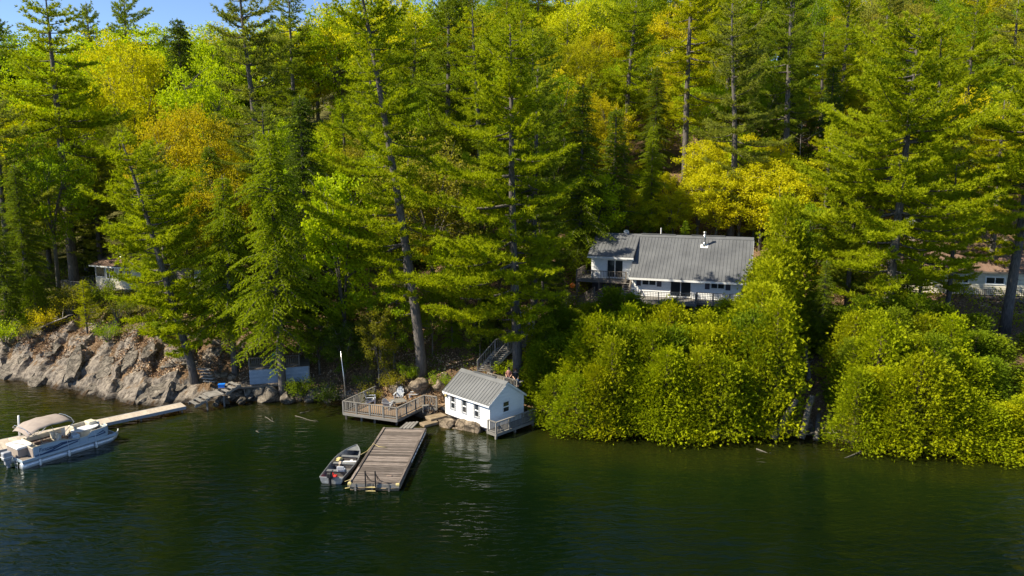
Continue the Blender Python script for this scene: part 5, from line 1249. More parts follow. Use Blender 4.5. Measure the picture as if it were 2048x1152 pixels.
def make_pine(seed, H=28.0, start=.25, Rr=5.0, lean=(0, 0), r0=.40, gaps=.12, dense=1.0, left_low=0.0, step=.85, curve=1.0, top_taper=1.0):
    r = np.random.default_rng(seed)
    nT = 16; ts = np.linspace(0, 1, nT)
    wob = r.normal(size=2) * .25
    def ax(t): return np.array([lean[0] * t ** curve + wob[0] * math.sin(t * 5) * t, lean[1] * t ** curve + wob[1] * math.sin(t * 4 + 1) * t, H * t])
    tr = MB(); tr.tube([ax(t) + (np.array([0, 0, -1.2]) if i == 0 else 0) for i, t in enumerate(ts)], [r0 * (1.25 if i == 0 else 1) * (1 - t) ** .75 + .035 for i, t in enumerate(ts)], 10)
    br = MB(); P = []; D = []; TT = []
    z = H * start; asym = r.uniform(0, 6.28)
    while z < H * .985:
        t = z / H; k = r.integers(3, 6); a0 = r.uniform(0, 6.28); wf = r.uniform(.45, 1.25)
        rel = (t - start) / (1 - start)
        shape = (.58 + .42 * min(1, rel / .22)) * (1 - max(0, rel - .42) / .66) ** .72 * top_taper
        for j in range(k):
            if r.random() < gaps: continue
            az = a0 + 6.283 * j / k + r.normal() * .25
            Lb = Rr * max(.17, shape) * wf * r.uniform(.6, 1.25) * (1 + .22 * math.cos(az - asym))
            if left_low and rel < .45:
                Lb *= 1 + .5 * left_low * (-math.cos(az))
                if math.cos(az) > .35 and r.random() < .75 * left_low: continue
            el = -.08 + .62 * rel ** 2 + r.normal() * .19
            base = ax(t); h = np.array([math.cos(az), math.sin(az), 0])
            m_ = 6; ss = np.linspace(0, 1, m_)
            pts = [base + h * Lb * s * math.cos(el) + np.array([0, 0, Lb * (math.sin(el) * s + .15 * s ** 3 - .07 * math.sin(3.14 * s))]) for s in ss]
            br.tube(pts, [max(.010, .015 * Lb * (1 - s) * 1.0 + .010) for s in ss], 4, False)
            pts = np.array(pts); side = np.array([-h[1], h[0], 0])
            s0 = .06 + .14 * r.random(); nl = max(3, int(Lb * (1 - s0) / .19))
            tiltv = r.normal() * .12
            for q in range(nl):
                s = s0 + (1 - s0) * (q + .5) / nl
                f = s * (m_ - 1); i0 = min(int(f), m_ - 2); c = pts[i0] + (pts[i0 + 1] - pts[i0]) * (f - i0)
                sg = 1 if q % 2 else -1
                ll = (.28 + .34 * Lb * (1 - .72 * s) * min(1, (s - .05) / .22)) * r.uniform(.6, 1.2)
                ld = unit(h * (.75 + .5 * s) + side * sg * (1.05 - .4 * s) + np.array([0, 0, .12 + tiltv * sg + r.normal() * .10]))
                nt_ = max(2, int(ll / .155 * dense))
                u = (np.arange(nt_) + .6) / nt_
                pp = c[None] + ld[None] * (u * ll)[:, None] + np.array([0, 0, .10])[None] * (u ** 2)[:, None] * ll
                P.append(pp + r.normal(size=pp.shape) * [.07, .07, .07] + [0, 0, .05]); D.append(np.repeat((ld + np.array([0, 0, .55]))[None], nt_, 0)); TT.append(np.full(nt_, r.normal() * .10 + .10 * s))
            P.append(pts[-1][None]); D.append((h + np.array([0, 0, .7]))[None]); TT.append(np.array([.2]))
        z += step * 1.28 * r.uniform(.6, 1.4) * (1 - .40 * t)
    # dead stubs on the bare trunk
    for q in range(10):
        t = start * r.uniform(.35, 1); az = r.uniform(0, 6.28); b = ax(t); h = np.array([math.cos(az), math.sin(az), -.1]) * r.uniform(.5, 1.6)
        br.tube([b, b + h], [.03, .01], 3, False)
    P = np.concatenate(P); D = np.concatenate(D); TT = np.concatenate(TT)
    k = 11
    P2, D2 = spread(P, D, k, .62, r, .12); n = len(P2)
    tint = .5 + np.repeat(TT, k) + r.normal(size=n) * .18
    cm = blades_mesh('pine_needles', P2, D2, r.uniform(.22, .40, n), r.uniform(.060, .10, n), M['needles'], tint, r=r)
    return tr.mesh('pine_trunk', M['pine_bark'], True), br.mesh('pine_limbs', M['pine_bark'], True), cm, H
def make_hemlock(seed, H=20.0, Rr=3.6, start=.08, droop=.5, dens=1.0, lean=(0, 0)):
    r = np.random.default_rng(seed)
    tr = MB(); ax = lambda t: np.array([lean[0] * t, lean[1] * t, H * t])
    tr.tube([ax(0) - [0, 0, 1]] + [ax(t) for t in np.linspace(.05, 1, 8)], [.36] + [.30 * (1 - t) ** .8 + .02 for t in np.linspace(.05, 1, 8)], 8)
    br = MB(); P = []; D = []; TT = []
    z = H * start; 
    while z < H * .985:
        t = z / H; rel = (t - start) / (1 - start); k = r.integers(4, 7); a0 = r.uniform(0, 6.28)
        lob = 1 + .2 * math.sin(z * 1.7 + seed) 
        for j in range(k):
            az = a0 + 6.283 * j / k + r.normal() * .2
            if r.random() < .12: continue
            Lb = (1 + .16 * math.sin(2 * az + z * .9)) * lob * Rr * (1 - rel) ** .75 * r.uniform(.42, 1.28) + .42
            h = np.array([math.cos(az), math.sin(az), 0]); side = np.array([-h[1], h[0], 0]); base = ax(t); m_ = 6; ss = np.linspace(0, 1, m_)
            pts = np.array([base + h * Lb * s * .96 + np.array([0, 0, Lb * (.25 * s * (1 - rel * .2) + .35 * rel * s - droop * s * s)]) for s in ss])
            br.tube(list(pts), [.018 * Lb * (1 - s) + .01 for s in ss], 3, False)
            u0 = (np.arange(max(4, int(Lb / .09))) + .5) / max(4, int(Lb / .09)); ii = np.minimum((u0 * (m_ - 1)).astype(int), m_ - 2); pa = pts[ii] + (pts[ii + 1] - pts[ii]) * (u0 * (m_ - 1) - ii)[:, None]
            P.append(pa + r.normal(size=pa.shape) * .06); D.append(np.repeat((h + np.array([0, 0, .1]))[None], len(pa), 0) + side[None] * r.choice([-1, 1], len(pa))[:, None]); TT.append(np.full(len(pa), .05))
            nl = max(4, int(Lb / .20))
            tv = r.normal() * .12
            for q in range(nl):
                s = .15 + .85 * (q + .5) / nl; f = s * (m_ - 1); i0 = min(int(f), m_ - 2); c = pts[i0] + (pts[i0 + 1] - pts[i0]) * (f - i0)
                sg = 1 if q % 2 else -1; ll = (.25 + .34 * Lb * (1 - .8 * s)) * r.uniform(.6, 1.2)
                ld = unit(h * .8 + side * sg * .9 + np.array([0, 0, -.25 + r.normal() * .1])); nt_ = max(2, int(ll / .13 * dens)); u = (np.arange(nt_) + .6) / nt_
                pp = c[None] + ld[None] * (u * ll)[:, None] - np.array([0, 0, .45 * droop])[None] * (u ** 2)[:, None] * ll
                P.append(pp); D.append(np.repeat((ld + np.array([0, 0, -.25]))[None], nt_, 0)); TT.append(np.full(nt_, tv + .35 * (s - .5)) + .12 * u)
        z += .34 * r.uniform(.7, 1.3) * (1 - .35 * rel)
    P = np.concatenate(P); D = np.concatenate(D); TT = np.concatenate(TT); k = 5
    P2, D2 = spread(P, D, k, .55, r); n = len(P2)
    cm = blades_mesh('hemlock_needles', P2, D2, r.uniform(.12, .22, n), r.uniform(.055, .085, n), M['needles'], .45 + np.repeat(TT, k) + r.normal(size=n) * .15, r=r)
    return tr.mesh('hemlock_trunk', M['pine_bark'], True), br.mesh('hemlock_limbs', M['grey_bark'], True), cm, H
def make_cedar(seed, H=7.5, Rr=2.2, dens=1.0, cone=.5, lean=(0, 0)):
    r = np.random.default_rng(seed); tr = MB()
    tr.tube([(0, 0, -1)] + [(lean[0] * t + .1 * math.sin(5 * t), lean[1] * t, H * t) for t in (.1, .4, .7, .97)], [.2, .17, .12, .07, .02], 7)
    n = int(150 * dens * H / 7.5 * (Rr / 2.2) ** 1.3)
    t = (np.arange(n) + .5) / n; t = t ** 1.08; az = np.arange(n) * 2.39996 + r.normal(size=n) * .4
    prof = np.clip(t * 9 + .45, 0, 1) * (1 - t) ** .55 * (1.12 - cone * t * .45)
    rad = Rr * prof * r.uniform(.62, 1.12, n) + .12
    C = np.stack([np.cos(az) * rad + lean[0] * t, np.sin(az) * rad + lean[1] * t, H * t * .97 + .2], 1)
    br = MB()
    for c, tt in zip(C, t):
        b = np.array([lean[0] * tt, lean[1] * tt, max(.1, c[2] - .35 * np.hypot(c[0], c[1]))]); br.tube([b, (b + c) / 2 + [0, 0, -.1], c], [.03, .02, .008], 3, False)
    out = unit(C * [1, 1, 0] + np.array([0, 0, .55]))
    # each clump: flat sprays fanning outward and upward
    ns = 34; cs = np.repeat(C, ns, 0); o = np.repeat(out, ns, 0); tt = np.repeat(r.normal(size=n) * .12, ns)
    size = np.repeat(r.uniform(.28, .46, n), ns)
    off = r.normal(size=cs.shape) * size[:, None] * [1, 1, .75]; cs = cs + off
    d = unit(o + off / size[:, None] * .45 + r.normal(size=cs.shape) * .3 + [0, 0, .25])
    k = 9; fan = unit(np.cross(d, r.normal(size=d.shape)))
    ang = np.tile(np.linspace(-1.0, 1.0, k), len(cs)); P2 = np.repeat(cs, k, 0); D2 = np.repeat(d, k, 0) * np.cos(ang)[:, None] + np.repeat(fan, k, 0) * np.sin(ang)[:, None]
    P2 = P2 + D2 * .02 + np.repeat(d, k, 0) * (r.random(len(P2))[:, None] * .14)
    m = len(P2); tint = .5 + np.repeat(tt, k) + np.repeat(r.normal(size=len(cs)) * .16, k) + r.normal(size=m) * .08
    side = np.repeat(np.cross(d, fan), k, 0)
    cm = blades_mesh('cedar_sprays', P2, D2 + r.normal(size=D2.shape) * .15, r.uniform(.10, .18, m), r.uniform(.04, .065, m), M['cedar_leaf'], tint, r=r, side=side)
    return tr.mesh('cedar_trunk', M['cedar_bark'], True), br.mesh('cedar_limbs', M['cedar_bark'], True), cm, H
def make_maple(seed, H=14.0, Rr=4.2, base=.28, clumps=120, leaves=105, leaf=.17, airy=1.0, slim=1.0, lsp=.62):
    r = np.random.default_rng(seed)
    ctr = []; 
    for i in range(clumps):
        v = r.normal(size=3); v /= np.linalg.norm(v); q = r.random() ** (1 / 3.0) * .95
        if v[2] < -.2 and r.random() < .3: v[2] *= -1
        ctr.append(v * q * r.uniform(.9, 1.1))
    C = np.array(ctr) * [Rr, Rr, H * (1 - base) / 2] * [slim, slim, 1]; C[:, 2] += H * (base + (1 - base) / 2)
    low = (C[:, 2] / H - base) / (1 - base); C[:, :2] *= (.55 + .45 * np.clip(low * 2.2, 0, 1))[:, None]
    tr = MB(); fork = H * (base + .12)
    tops = []
    tr.tube([(0, 0, -.8), (.05, 0, fork * .5), (.1, .05, fork)], [.24 * H / 14, .19 * H / 14, .14 * H / 14], 8)
    for j in range(5):
        az = j * 1.257 + r.normal() * .3; e = np.array([math.cos(az) * Rr * .45 * slim, math.sin(az) * Rr * .45 * slim, H * r.uniform(.70, .88)]); tops.append(e)
        tr.tube([(.08, .03, fork - .4), tuple(e * [.35, .35, 0] + [0, 0, fork + (e[2] - fork) * .4]), tuple(e)], [.11 * H / 14, .07 * H / 14, .015], 5)
    br = MB(); tops = np.array(tops)
    for c in C:
        cands = []
        for e in tops:
            for s in (.35, .65, .95): cands.append(np.array([0, 0, fork]) * (1 - s) + e * s)
        cands = np.array(cands); dd = np.linalg.norm(cands - c, axis=1) + np.where(cands[:, 2] > c[2], 2, 0); b = cands[dd.argmin()]
        br.tube([b, (b + c) / 2 + r.normal(size=3) * .15, c, c + unit((c - b)[None])[0] * .5], [.035, .02, .012, .005], 3, False)
    n = clumps * leaves; cc = np.repeat(C, leaves, 0); sz = np.repeat(r.uniform(.55, 1.0, clumps) * lsp * Rr / 4.2 * 1.6, leaves)
    # leaves sit along twigs that radiate inside the clump
    tw = r.normal(size=(clumps, 9, 3)); tw[:, :, 2] = tw[:, :, 2] * .6 + .25; tw = unit(tw); ti = r.integers(0, 9, n)
    td = tw[np.repeat(np.arange(clumps), leaves), ti]; u = r.random(n) ** .6
    P = cc + td * (sz * u * 1.3)[:, None] + r.normal(size=(n, 3)) * .13 * airy
    D = td * .5 + r.normal(size=(n, 3)) * .7 + [0, 0, -.1]
    side = np.array([0, 0, 1.0])[None] * 1.0 + 0 * D
    tint = .5 + np.repeat(r.normal(size=clumps) * .13, leaves) + r.normal(size=n) * .14
    cm = blades_mesh('maple_leaves', P, D, r.uniform(.8, 1.25, n) * leaf, r.uniform(.6, 1.0, n) * leaf, M['leaves'], tint, kite=True, r=r, side=np.cross(unit(D), side))
    return tr.mesh('maple_trunk', M['grey_bark'], True), br.mesh('maple_limbs', M['grey_bark'], True), cm, H
def make_shrub(seed, H=2.2, Rr=1.4, n=1500, leaf=.12, bare=False):
    r = np.random.default_rng(seed); br = MB(); P = []; D = []
    for i in range(26):
        az = r.uniform(0, 6.28); l = r.uniform(.6, 1.0); e = np.array([math.cos(az) * Rr * l, math.sin(az) * Rr * l, H * r.uniform(.45, 1)])
        mid = e * [.35, .35, .6] + r.normal(size=3) * .08; br.tube([(0, 0, -.2), mid, e], [.025, .016, .005], 3, False)
        k = n // 26; u = r.random(k)[:, None]; pp = mid * (1 - u) + e * u + r.normal(size=(k, 3)) * .16 * Rr / 1.4; P.append(pp); D.append(r.normal(size=(k, 3)))
    P = np.concatenate(P); D = np.concatenate(D); m = len(P)
    cm = blades_mesh('shrub_leaves', P, D, r.uniform(.7, 1.2, m) * leaf, r.uniform(.5, .9, m) * leaf, M['leaves'], .5 + r.normal(size=m) * .2, kite=True, r=r)
    return None, br.mesh('shrub_stems', M['grey_bark']), cm, H

NAMES = {'pine': ('pine_tree', 'pine'), 'hemlock': ('hemlock_tree', 'hemlock'), 'cedar': ('cedar_tree', 'cedar'), 'maple': ('maple_tree', 'maple'), 'shrub': ('shrub', 'shrub')}
TREES = []
def plant(kind, proto, pos, scale=1.0, rz=None, color=(.06, .1, .02), label=None, group=None, sxy=None):
    tr, br, cm, H = proto; nm, cat = NAMES[kind]
    rz = rnd.uniform(0, 6.28) if rz is None else rz
    t = thing(nm, label, cat, pos, rz, group); t.scale = (sxy or scale, sxy or scale, scale)
    if tr: link('trunk', tr, t)
    link('limbs', br, t)
    c = link('crown', cm, t); c.color = (*color, 1)
    TREES.append((t, kind, H * scale, color, label is None))
    return t
def jit(c, a=.12):
    k = 1 + rnd.uniform(-a, a); h = rnd.uniform(-a, a) * .5
    return (c[0] * k * (1 + h), c[1] * k, c[2] * k * (1 - h))
# base colours of the leaves themselves
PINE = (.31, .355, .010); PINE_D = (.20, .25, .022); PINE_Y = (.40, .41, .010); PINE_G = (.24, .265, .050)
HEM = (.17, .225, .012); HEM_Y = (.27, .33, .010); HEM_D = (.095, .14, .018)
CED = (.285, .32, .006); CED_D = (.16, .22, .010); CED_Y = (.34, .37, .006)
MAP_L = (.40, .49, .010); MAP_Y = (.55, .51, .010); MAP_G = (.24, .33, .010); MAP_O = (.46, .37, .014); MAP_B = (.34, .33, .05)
# ---- prototypes
P1 = make_pine(1, 28, .26, 5.2); P2_ = make_pine(2, 28, .30, 4.6, (.8, 0), gaps=.2); P3 = make_pine(3, 26, .20, 5.6, (-.7, .3)); P4 = make_pine(4, 24, .15, 4.6, (.3, 0), gaps=.06)
HP1 = make_hemlock(11, 19, 3.4); HP2 = make_hemlock(12, 16, 3.0, .05, .35); HP3 = make_hemlock(13, 20, 3.5, .24, .6, 1.15)
CEDP = [make_cedar(21, 7.5, 2.1, 1.0, .80), make_cedar(22, 7.0, 2.2, 1.0, .74, (0, -.4)), make_cedar(23, 8.0, 1.8, .9, .84), make_cedar(24, 6.0, 2.1, .95, .70, (.2, -.6))]
MP = [make_maple(31, 14, 4.2), make_maple(32, 13, 4.6, .25, 125, 110, .16, 1.2), make_maple(33, 15, 3.6, .3, 110, 85, .15, 1.6), make_maple(34, 9, 2.6, .12, 80, 95, .16, 1.2, 1, .5)]
MT = make_maple(35, 15, 2.6, .10, 110, 75, .24, 1.2, 1, .55)
MF = make_maple(36, 16, 6.0, .22, 190, 135, .17, 1.0, 1, .5)
SP_ = [make_shrub(41), make_shrub(42, 1.6, 1.2, 700, .10), make_shrub(43, 2.6, 1.5, 1900, .13)]

def top_scale(px, Y, top_py, proto, base):
    zt = atY(px, top_py, Y).z; return max(.2, (zt - base.z) / proto[3])
def hero(kind, proto, px, Y, top_py, color, label, rz=None, sxy=None, dz=0):
    b = place(px, Y); s = top_scale(px, Y, top_py, proto, b); b.z += dz
    return plant(kind, proto, b, s, rz, color, label, None, s * (sxy or 1))
# near tall pines
b = on_ground(845, 757); LP = make_pine(51, 34, .17, 4.9, (-4.9, .6), .42, .06, 1.0, .9, .72, 1.35)
plant('pine', LP, b, 1, 0, PINE, 'tallest pine with a thick bare trunk leaning over the bank behind the sun deck')
b = place(1037, 58.5); EP = make_pine(52, 29, .17, 5.9, (-.9, .3), .42, .05, 1.0, .25, .72)
plant('pine', EP, b, 1, 0, PINE, 'broad bright green pine whose trunk stands right behind the boathouse')
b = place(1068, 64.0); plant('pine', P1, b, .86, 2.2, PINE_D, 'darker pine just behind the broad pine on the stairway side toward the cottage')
b = place(1765, 61.5); IP = make_pine(53, 27, .13, 7.2, (.9, 0), .42, .04, 1.0, 0, .70)
plant('pine', IP, b, 1, 0, PINE, 'wide spreading bright pine between the cottage cedars and the right cottage')
b = place(2008, 63.5); JP = make_pine(54, 31, .25, 5.6, (1.6, 0), .42, .08)
plant('pine', JP, b, 1, 0, PINE, 'tall pine in front of the deck of the right cottage at the frame edge')
b = place(392, 61.5); KP = make_pine(55, 21, .14, 5.0, (-5.3, .8), .32, .06, 1.0, .15, .62, 1.1)
plant('pine', KP, b, 1, 0, PINE, 'curved pine leaning toward the left cottage from the top of the shore stairs')
hero('pine', P1, 150, 90, -15, PINE, 'open crowned pine standing clear above the left cottage against the sky', 1.0, 1.1)
hero('pine', P3, 528, 93, -40, PINE_G, 'tall pine above the gap between the orange maple and the leaning pine', 2.0)
hero('pine', P2_, 893, 92, -30, PINE_D, 'slim dark trunked pine between the leaning pine and the broad pine', .4)
b = place(1368, 95.6); FP = make_pine(56, 33, .30, 5.4, (-.2, 0), .42, .22)
plant('pine', FP, b, 1, 0, PINE_Y, 'tall straight pine with a long bare trunk directly above the cottage ridge')
hero('pine', P2_, 1568, 88, -70, PINE_D, 'dark pine with a straight visible trunk above the right end of the cottage roof', 3.0, 1.0)
hero('pine', P2_, 1672, 100, -40, PINE, 'pine with a short bare trunk showing high between two dark pines', 4.2)
hero('pine', P1, 1915, 96, -30, PINE, 'hillside pine above the long brown roof near the frame edge', 2.5)
hero('pine', P4, 272, 126, -12, PINE_D, 'blue green pine crowning the ridge against the sky', .6)
hero('pine', P4, 200, 140, 2, PINE_D, 'small ridge pine in the gap of sky left of the blue green one', 1.9, .8)
hero('pine', P4, 30, 128, 22, PINE_D, 'dark ridge pine at the far left corner below the sky', 3.3)
hero('pine', P1, 595, 120, -25, PINE_D, 'ridge pine silhouetted on the sky left of the leaning pine top', 3.9)
hero('pine', P4, 1060, 80, 60, PINE_D, 'shaded pine rising behind the broad pine', 5.0)
hero('pine', P3, 1460, 84, 10, PINE_G, 'grey green pine above the stove pipe of the cottage', 1.2)
hero('pine', P3, 1250, 104, -25, PINE, 'pine at the upper slope above the left wing of the cottage', 2.9)
hero('pine', P4, 1640, 75, 250, PINE_Y, 'mid height yellow green pine behind the wide spreading pine', .9)
hero('pine', P3, 1850, 78, 40, PINE, 'tall pine over the grey hut', 5.4, .85)
hero('pine', P4, 1975, 74, 200, PINE_Y, 'bright lower pine beside the chimney end of the right cottage roof', 2.2)
hero('pine', P4, 262, 100, 235, PINE_G, 'dull grey green pine behind the left cottage chimney', 4.4, 1.0)
hero('pine', P4, 100, 97, 270, PINE_G, 'second grey green pine behind the left end of the left cottage', 1.4, 1.0)
hero('pine', P4, 175, 71, 560, PINE_Y, 'little soft pine at the top of the rock slope before the left deck', 2.0, 1.0)
hero('pine', P3, 960, 88, 20, PINE, 'pine filling the slope behind the broad pine', 1.8)
hero('pine', P1, 755, 84, 60, PINE_D, 'pine partly hidden behind the leaning trunk', 5.2, .9)
hero('pine', P3, 1892, 66.5, 330, PINE, 'young bushy pine half covering the left end of the right cottage', 1.2, 1.0)
hero('pine', P4, 1835, 64, 430, PINE_Y, 'short bright pine left of the right cottage windows', 3.2, 1.1)
hero('pine', P3, 1690, 66, 300, PINE_D, 'shaded pine filling behind the left boughs of the wide spreading pine', 2.2, 1.0)
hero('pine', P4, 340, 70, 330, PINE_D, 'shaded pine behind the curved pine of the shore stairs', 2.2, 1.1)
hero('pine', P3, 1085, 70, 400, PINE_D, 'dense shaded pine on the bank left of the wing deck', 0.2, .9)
# spruces and hemlocks
hero('hemlock', HP3, 566, 60.5, 260, HEM_Y, 'drooping spruce with its dark trunk standing at the shaded deck', .5, 1.0)
hero('hemlock', HP3, 470, 62.5, 350, HEM_Y, 'bushy drooping spruce above the boardwalk boulders', 2.6, 1.0)
hero('hemlock', HP1, 622, 69, 190, HEM_D, 'dark tall hemlock between the spruce and the slim lime tree', 1.0)
hero('hemlock', HP1, 440, 76, 290, HEM, 'hemlock behind the bushy drooping spruce', 3.0)
for k, (px, Y, tp, c, lab) in enumerate(((1160, 80, 170, HEM, 'olive hemlock left of the wing roof, nearest the broad pine'), (1225, 84, 215, HEM, 'olive hemlock directly above the wing of the cottage'), (1300, 86, 250, HEM_Y, 'lighter hemlock above the middle of the cottage roof'),
        (1092, 73, 330, HEM_D, 'dark young hemlock on the bank left of the wing deck'), (60, 78, 330, HEM, 'dark conifer at the far left above the rock slope bushes'), (18, 74, 420, HEM, 'short conifer cut by the frame edge above the rocks'),
        (385, 108, 35, HEM_D, 'dark dense conifer below the sky between yellow maples'), (1500, 92, 200, HEM_D, 'dark hemlock behind the yellow bushes right of the roof'), (1700, 70, 380, HEM, 'hemlock low behind the wide spreading pine'),
        (905, 64, 560, MAP_G, 'fresh green young conifer on the bank left of the stairs'), (1366, 80, 440, MAP_G, 'fresh green little conifer just behind the cottage ridge'), (700, 68, 480, HEM, 'slender hemlock behind the flagpole'),
        (1810, 66, 480, HEM_D, 'dark hemlock in the shade left of the right cottage'), (1640, 60, 520, HEM, 'dark young hemlock above the gap of fallen logs'))):
    hero('hemlock', HP2 if k % 2 else HP1, px, Y, tp, c, lab, None, .95)
# maples
for k, (px, Y, tp, c) in enumerate(((1255, 86, 370, MAP_Y), (1290, 90, 330, MAP_L), (1400, 90, 270, MAP_Y), (1440, 86, 360, MAP_Y), (1505, 84, 370, MAP_Y), (1565, 80, 330, MAP_Y), (1600, 74, 400, MAP_G), (1350, 88, 385, MAP_Y), (1205, 86, 400, MAP_L), (1180, 82, 330, MAP_L), (1490, 88, 280, MAP_L))):
    hero('maple', MP[3], px, Y, tp, c, ('golden' if c == MAP_Y else 'lime' if c == MAP_L else 'leaf green') + ' small tree behind the cottage, ' + ['behind the satellite dish', 'behind the vent stack', 'above the flue and uphill', 'right behind the flue', 'over the right roof corner', 'behind the tall pointed cedar', 'far right beside the dark young hemlock', 'at the ridge middle', 'at the left end of the wing roof', 'uphill of the wing roof', 'uphill of the right roof corner'][k], k * 1.1, 1.1)
hero('maple', MT, 690, 64.5, 320, MAP_L, 'slim lime green tree rising behind the flagpole', 0, 1.0)
hero('maple', MF, 390, 84, 215, MAP_O, 'big orange tinted maple above the left cottage', 1.0, .85)
hero('maple', MP[1], 452, 76, 330, (.42, .34, .012), 'ochre maple below the orange one', 2.0, .9)
hero('maple', MP[0], 425, 103, 118, MAP_L, 'vivid lime maple above the orange one', 3.0, .9)
hero('maple', MF, 285, 108, 78, MAP_Y, 'wide golden yellow maple near the ridge', 4.0, .75)
hero('maple', MF, 150, 104, 130, MAP_L, 'lime maple behind the open crowned pine', 5.0, .7)
hero('maple', MP[1], 30, 98, 160, MAP_Y, 'yellow maple at the far left edge under the ridge pine', 1.0, .9)
hero('maple', MP[0], 330, 122, 55, MAP_L, 'lime crown on the ridge beside the blue green pine', 1.0, 1.1)
for k, (px, Y, tp) in enumerate(((1300, 85, 395), (1345, 84.5, 380), (1395, 84, 345), (1430, 83.5, 320), (1475, 82.5, 335), (1520, 81.5, 310), (1560, 79, 350), (1500, 92, 262), (1420, 93, 275), (1540, 88, 270), (1585, 84, 300))):
    hero('maple', MP[3], px, Y, tp, jit(MAP_Y, .1), 'golden sapling close behind the cottage, ' + ['leftmost', 'beside the bare pine trunk', 'just right of the bare pine trunk', 'above the stove pipe', 'right of the stove pipe', 'over the right roof corner', 'rightmost behind the tall cedar', 'back row above the roof corner', 'back row above the stove pipe', 'back row above the tall cedar', 'back row far right'][k], k * 1.7, 1.25)
hero('maple', MP[3], 1410, 90, 300, MAP_Y, 'golden leafy tree right of the stove pipe', 0, 1.1)
hero('maple', MP[3], 1475, 87, 330, MAP_Y, 'golden leafy tree behind the right end of the roof', 1, 1.1)
hero('maple', MP[3], 1530, 84, 300, MAP_Y, 'golden leafy tree over the top of the cottage cedars', 2, 1.1)
hero('maple', MP[3], 1330, 88, 340, MAP_Y, 'small yellow tree beside the long bare pine trunk', 3, .9)
hero('maple', MP[3], 1450, 95, 240, MAP_L, 'lime sapling higher up behind the golden trees', 4, 1.0)
hero('maple', MP[3], 905, 67, 470, MAP_L, 'fresh lime sapling between the two big trunks', 5, .9)
hero('maple', MP[3], 865, 63, 560, MAP_G, 'green sapling just right of the leaning trunk', 1, .8)
hero('maple', MP[3], 1140, 80, 470, MAP_G, 'green bush tree at the corner of the wing deck', 2, .9)
hero('maple', MP[3], 760, 60.5, 600, (.20, .19, .02), 'sparse yellow sapling on the bank above the sun deck', 3, .9)
hero('maple', MP[3], 790, 62, 560, MAP_G, 'green sapling left of the leaning trunk', 4, 1.0)
hero('maple', MP[3], 640, 63, 620, HEM, 'dark leafy thicket left of the flagpole', 4, 1.3)
hero('maple', MP[3], 690, 61.5, 640, HEM_D, 'dark leafy thicket right behind the flagpole', 2, 1.1)
hero('maple', MP[3], 960, 61.5, 600, HEM, 'dark undergrowth left of the bank stairs', 1, 1.1)
# shore cedars: skyline of the mass, row by row
ROWS = []
def row(px0, px1, step, Y0, dY, topf, cols, where, k0, dz=0):
    px = px0; i = 0; made = []
    while px < px1:
        Y = shoreY(float(place(px, 56).x)) + Y0 + rnd.uniform(-dY, dY)
        if 1985 < px < 2075 and Y0 > 2.5: px += 12; continue
        b = place(px, Y); pr = CEDP[(k0 + i * 3 + i // 2) % 4]; s = top_scale(px, Y, topf(px) + (rnd.uniform(-34, 26) if Y0 < 5 else rnd.uniform(0, 30)), pr, b); s = min(max(s, .5), 1.7)
        made.append(plant('cedar', pr, b, s, rnd.uniform(-.5, .5), jit(rnd.choice(cols), .15), None, None, max(.85, min(s, 1.2)) * rnd.uniform(.9, 1.1)))
        px += step * rnd.uniform(.8, 1.2); i += 1
    names = {0: 'leftmost', 1: 'second from left', 2: 'third from left', 3: 'fourth from left', 4: 'fifth from left', 5: 'sixth from left', 6: 'seventh from left', 7: 'eighth from left', 8: 'ninth from left', 9: 'tenth from left', 10: 'eleventh from left', 11: 'twelfth from left', 12: 'thirteenth from left', 13: 'fourteenth from left', 14: 'fifteenth from left', 15: 'sixteenth from left', 16: 'seventeenth from left', 17: 'eighteenth from left', 18: 'nineteenth from left', 19: 'twentieth from left', **{n_: 'one past the frame edge' for n_ in range(20, 40)}}
    ROWS.append((made, where, names))
    return made
def cont1(px): return float(np.interp(px, [1060, 1090, 1150, 1200, 1235, 1275, 1330, 1390, 1440, 1490, 1520, 1550, 1585], [715, 630, 615, 590, 568, 606, 590, 598, 592, 575, 520, 470, 590]))
def cont2(px): return float(np.interp(px, [1600, 1650, 1700, 1800, 1900, 2000, 2100], [700, 625, 590, 585, 605, 690, 680]))
row(1110, 1545, 36, .0, .5, lambda x: cont1(x) + 135, [CED, CED_Y, CED], 'lowest row below the cottage', 0)
row(1088, 1550, 34, 2.3, .6, lambda x: cont1(x) + 70, [CED, CED_Y, CED, CED_D], 'second row below the cottage', 1)
row(1085, 1565, 40, 5.2, .7, lambda x: cont1(x) + 22, [CED, CED, CED_Y], 'third row below the cottage', 2)
row(1100, 1600, 40, 8.6, .7, lambda x: cont1(x) + 2, [CED, CED_D, CED], 'top row under the cottage deck', 3)
row(1702, 2390, 38, .2, .5, lambda x: cont2(x) + 150, [CED_Y, CED, CED_Y], 'lowest row right of the logs', 1)
row(1700, 2390, 38, 3.0, .6, lambda x: cont2(x) + 80, [CED_Y, CED, CED_D], 'second row right of the logs', 0)
row(1690, 2390, 48, 6.2, .8, lambda x: cont2(x) + 28, [CED_Y, CED, CED_D], 'third row right of the logs', 3)
row(1670, 2390, 62, 9.8, .9, lambda x: cont2(x) - 10, [CED_D, HEM, CED_D], 'top row below the right cottage', 2)
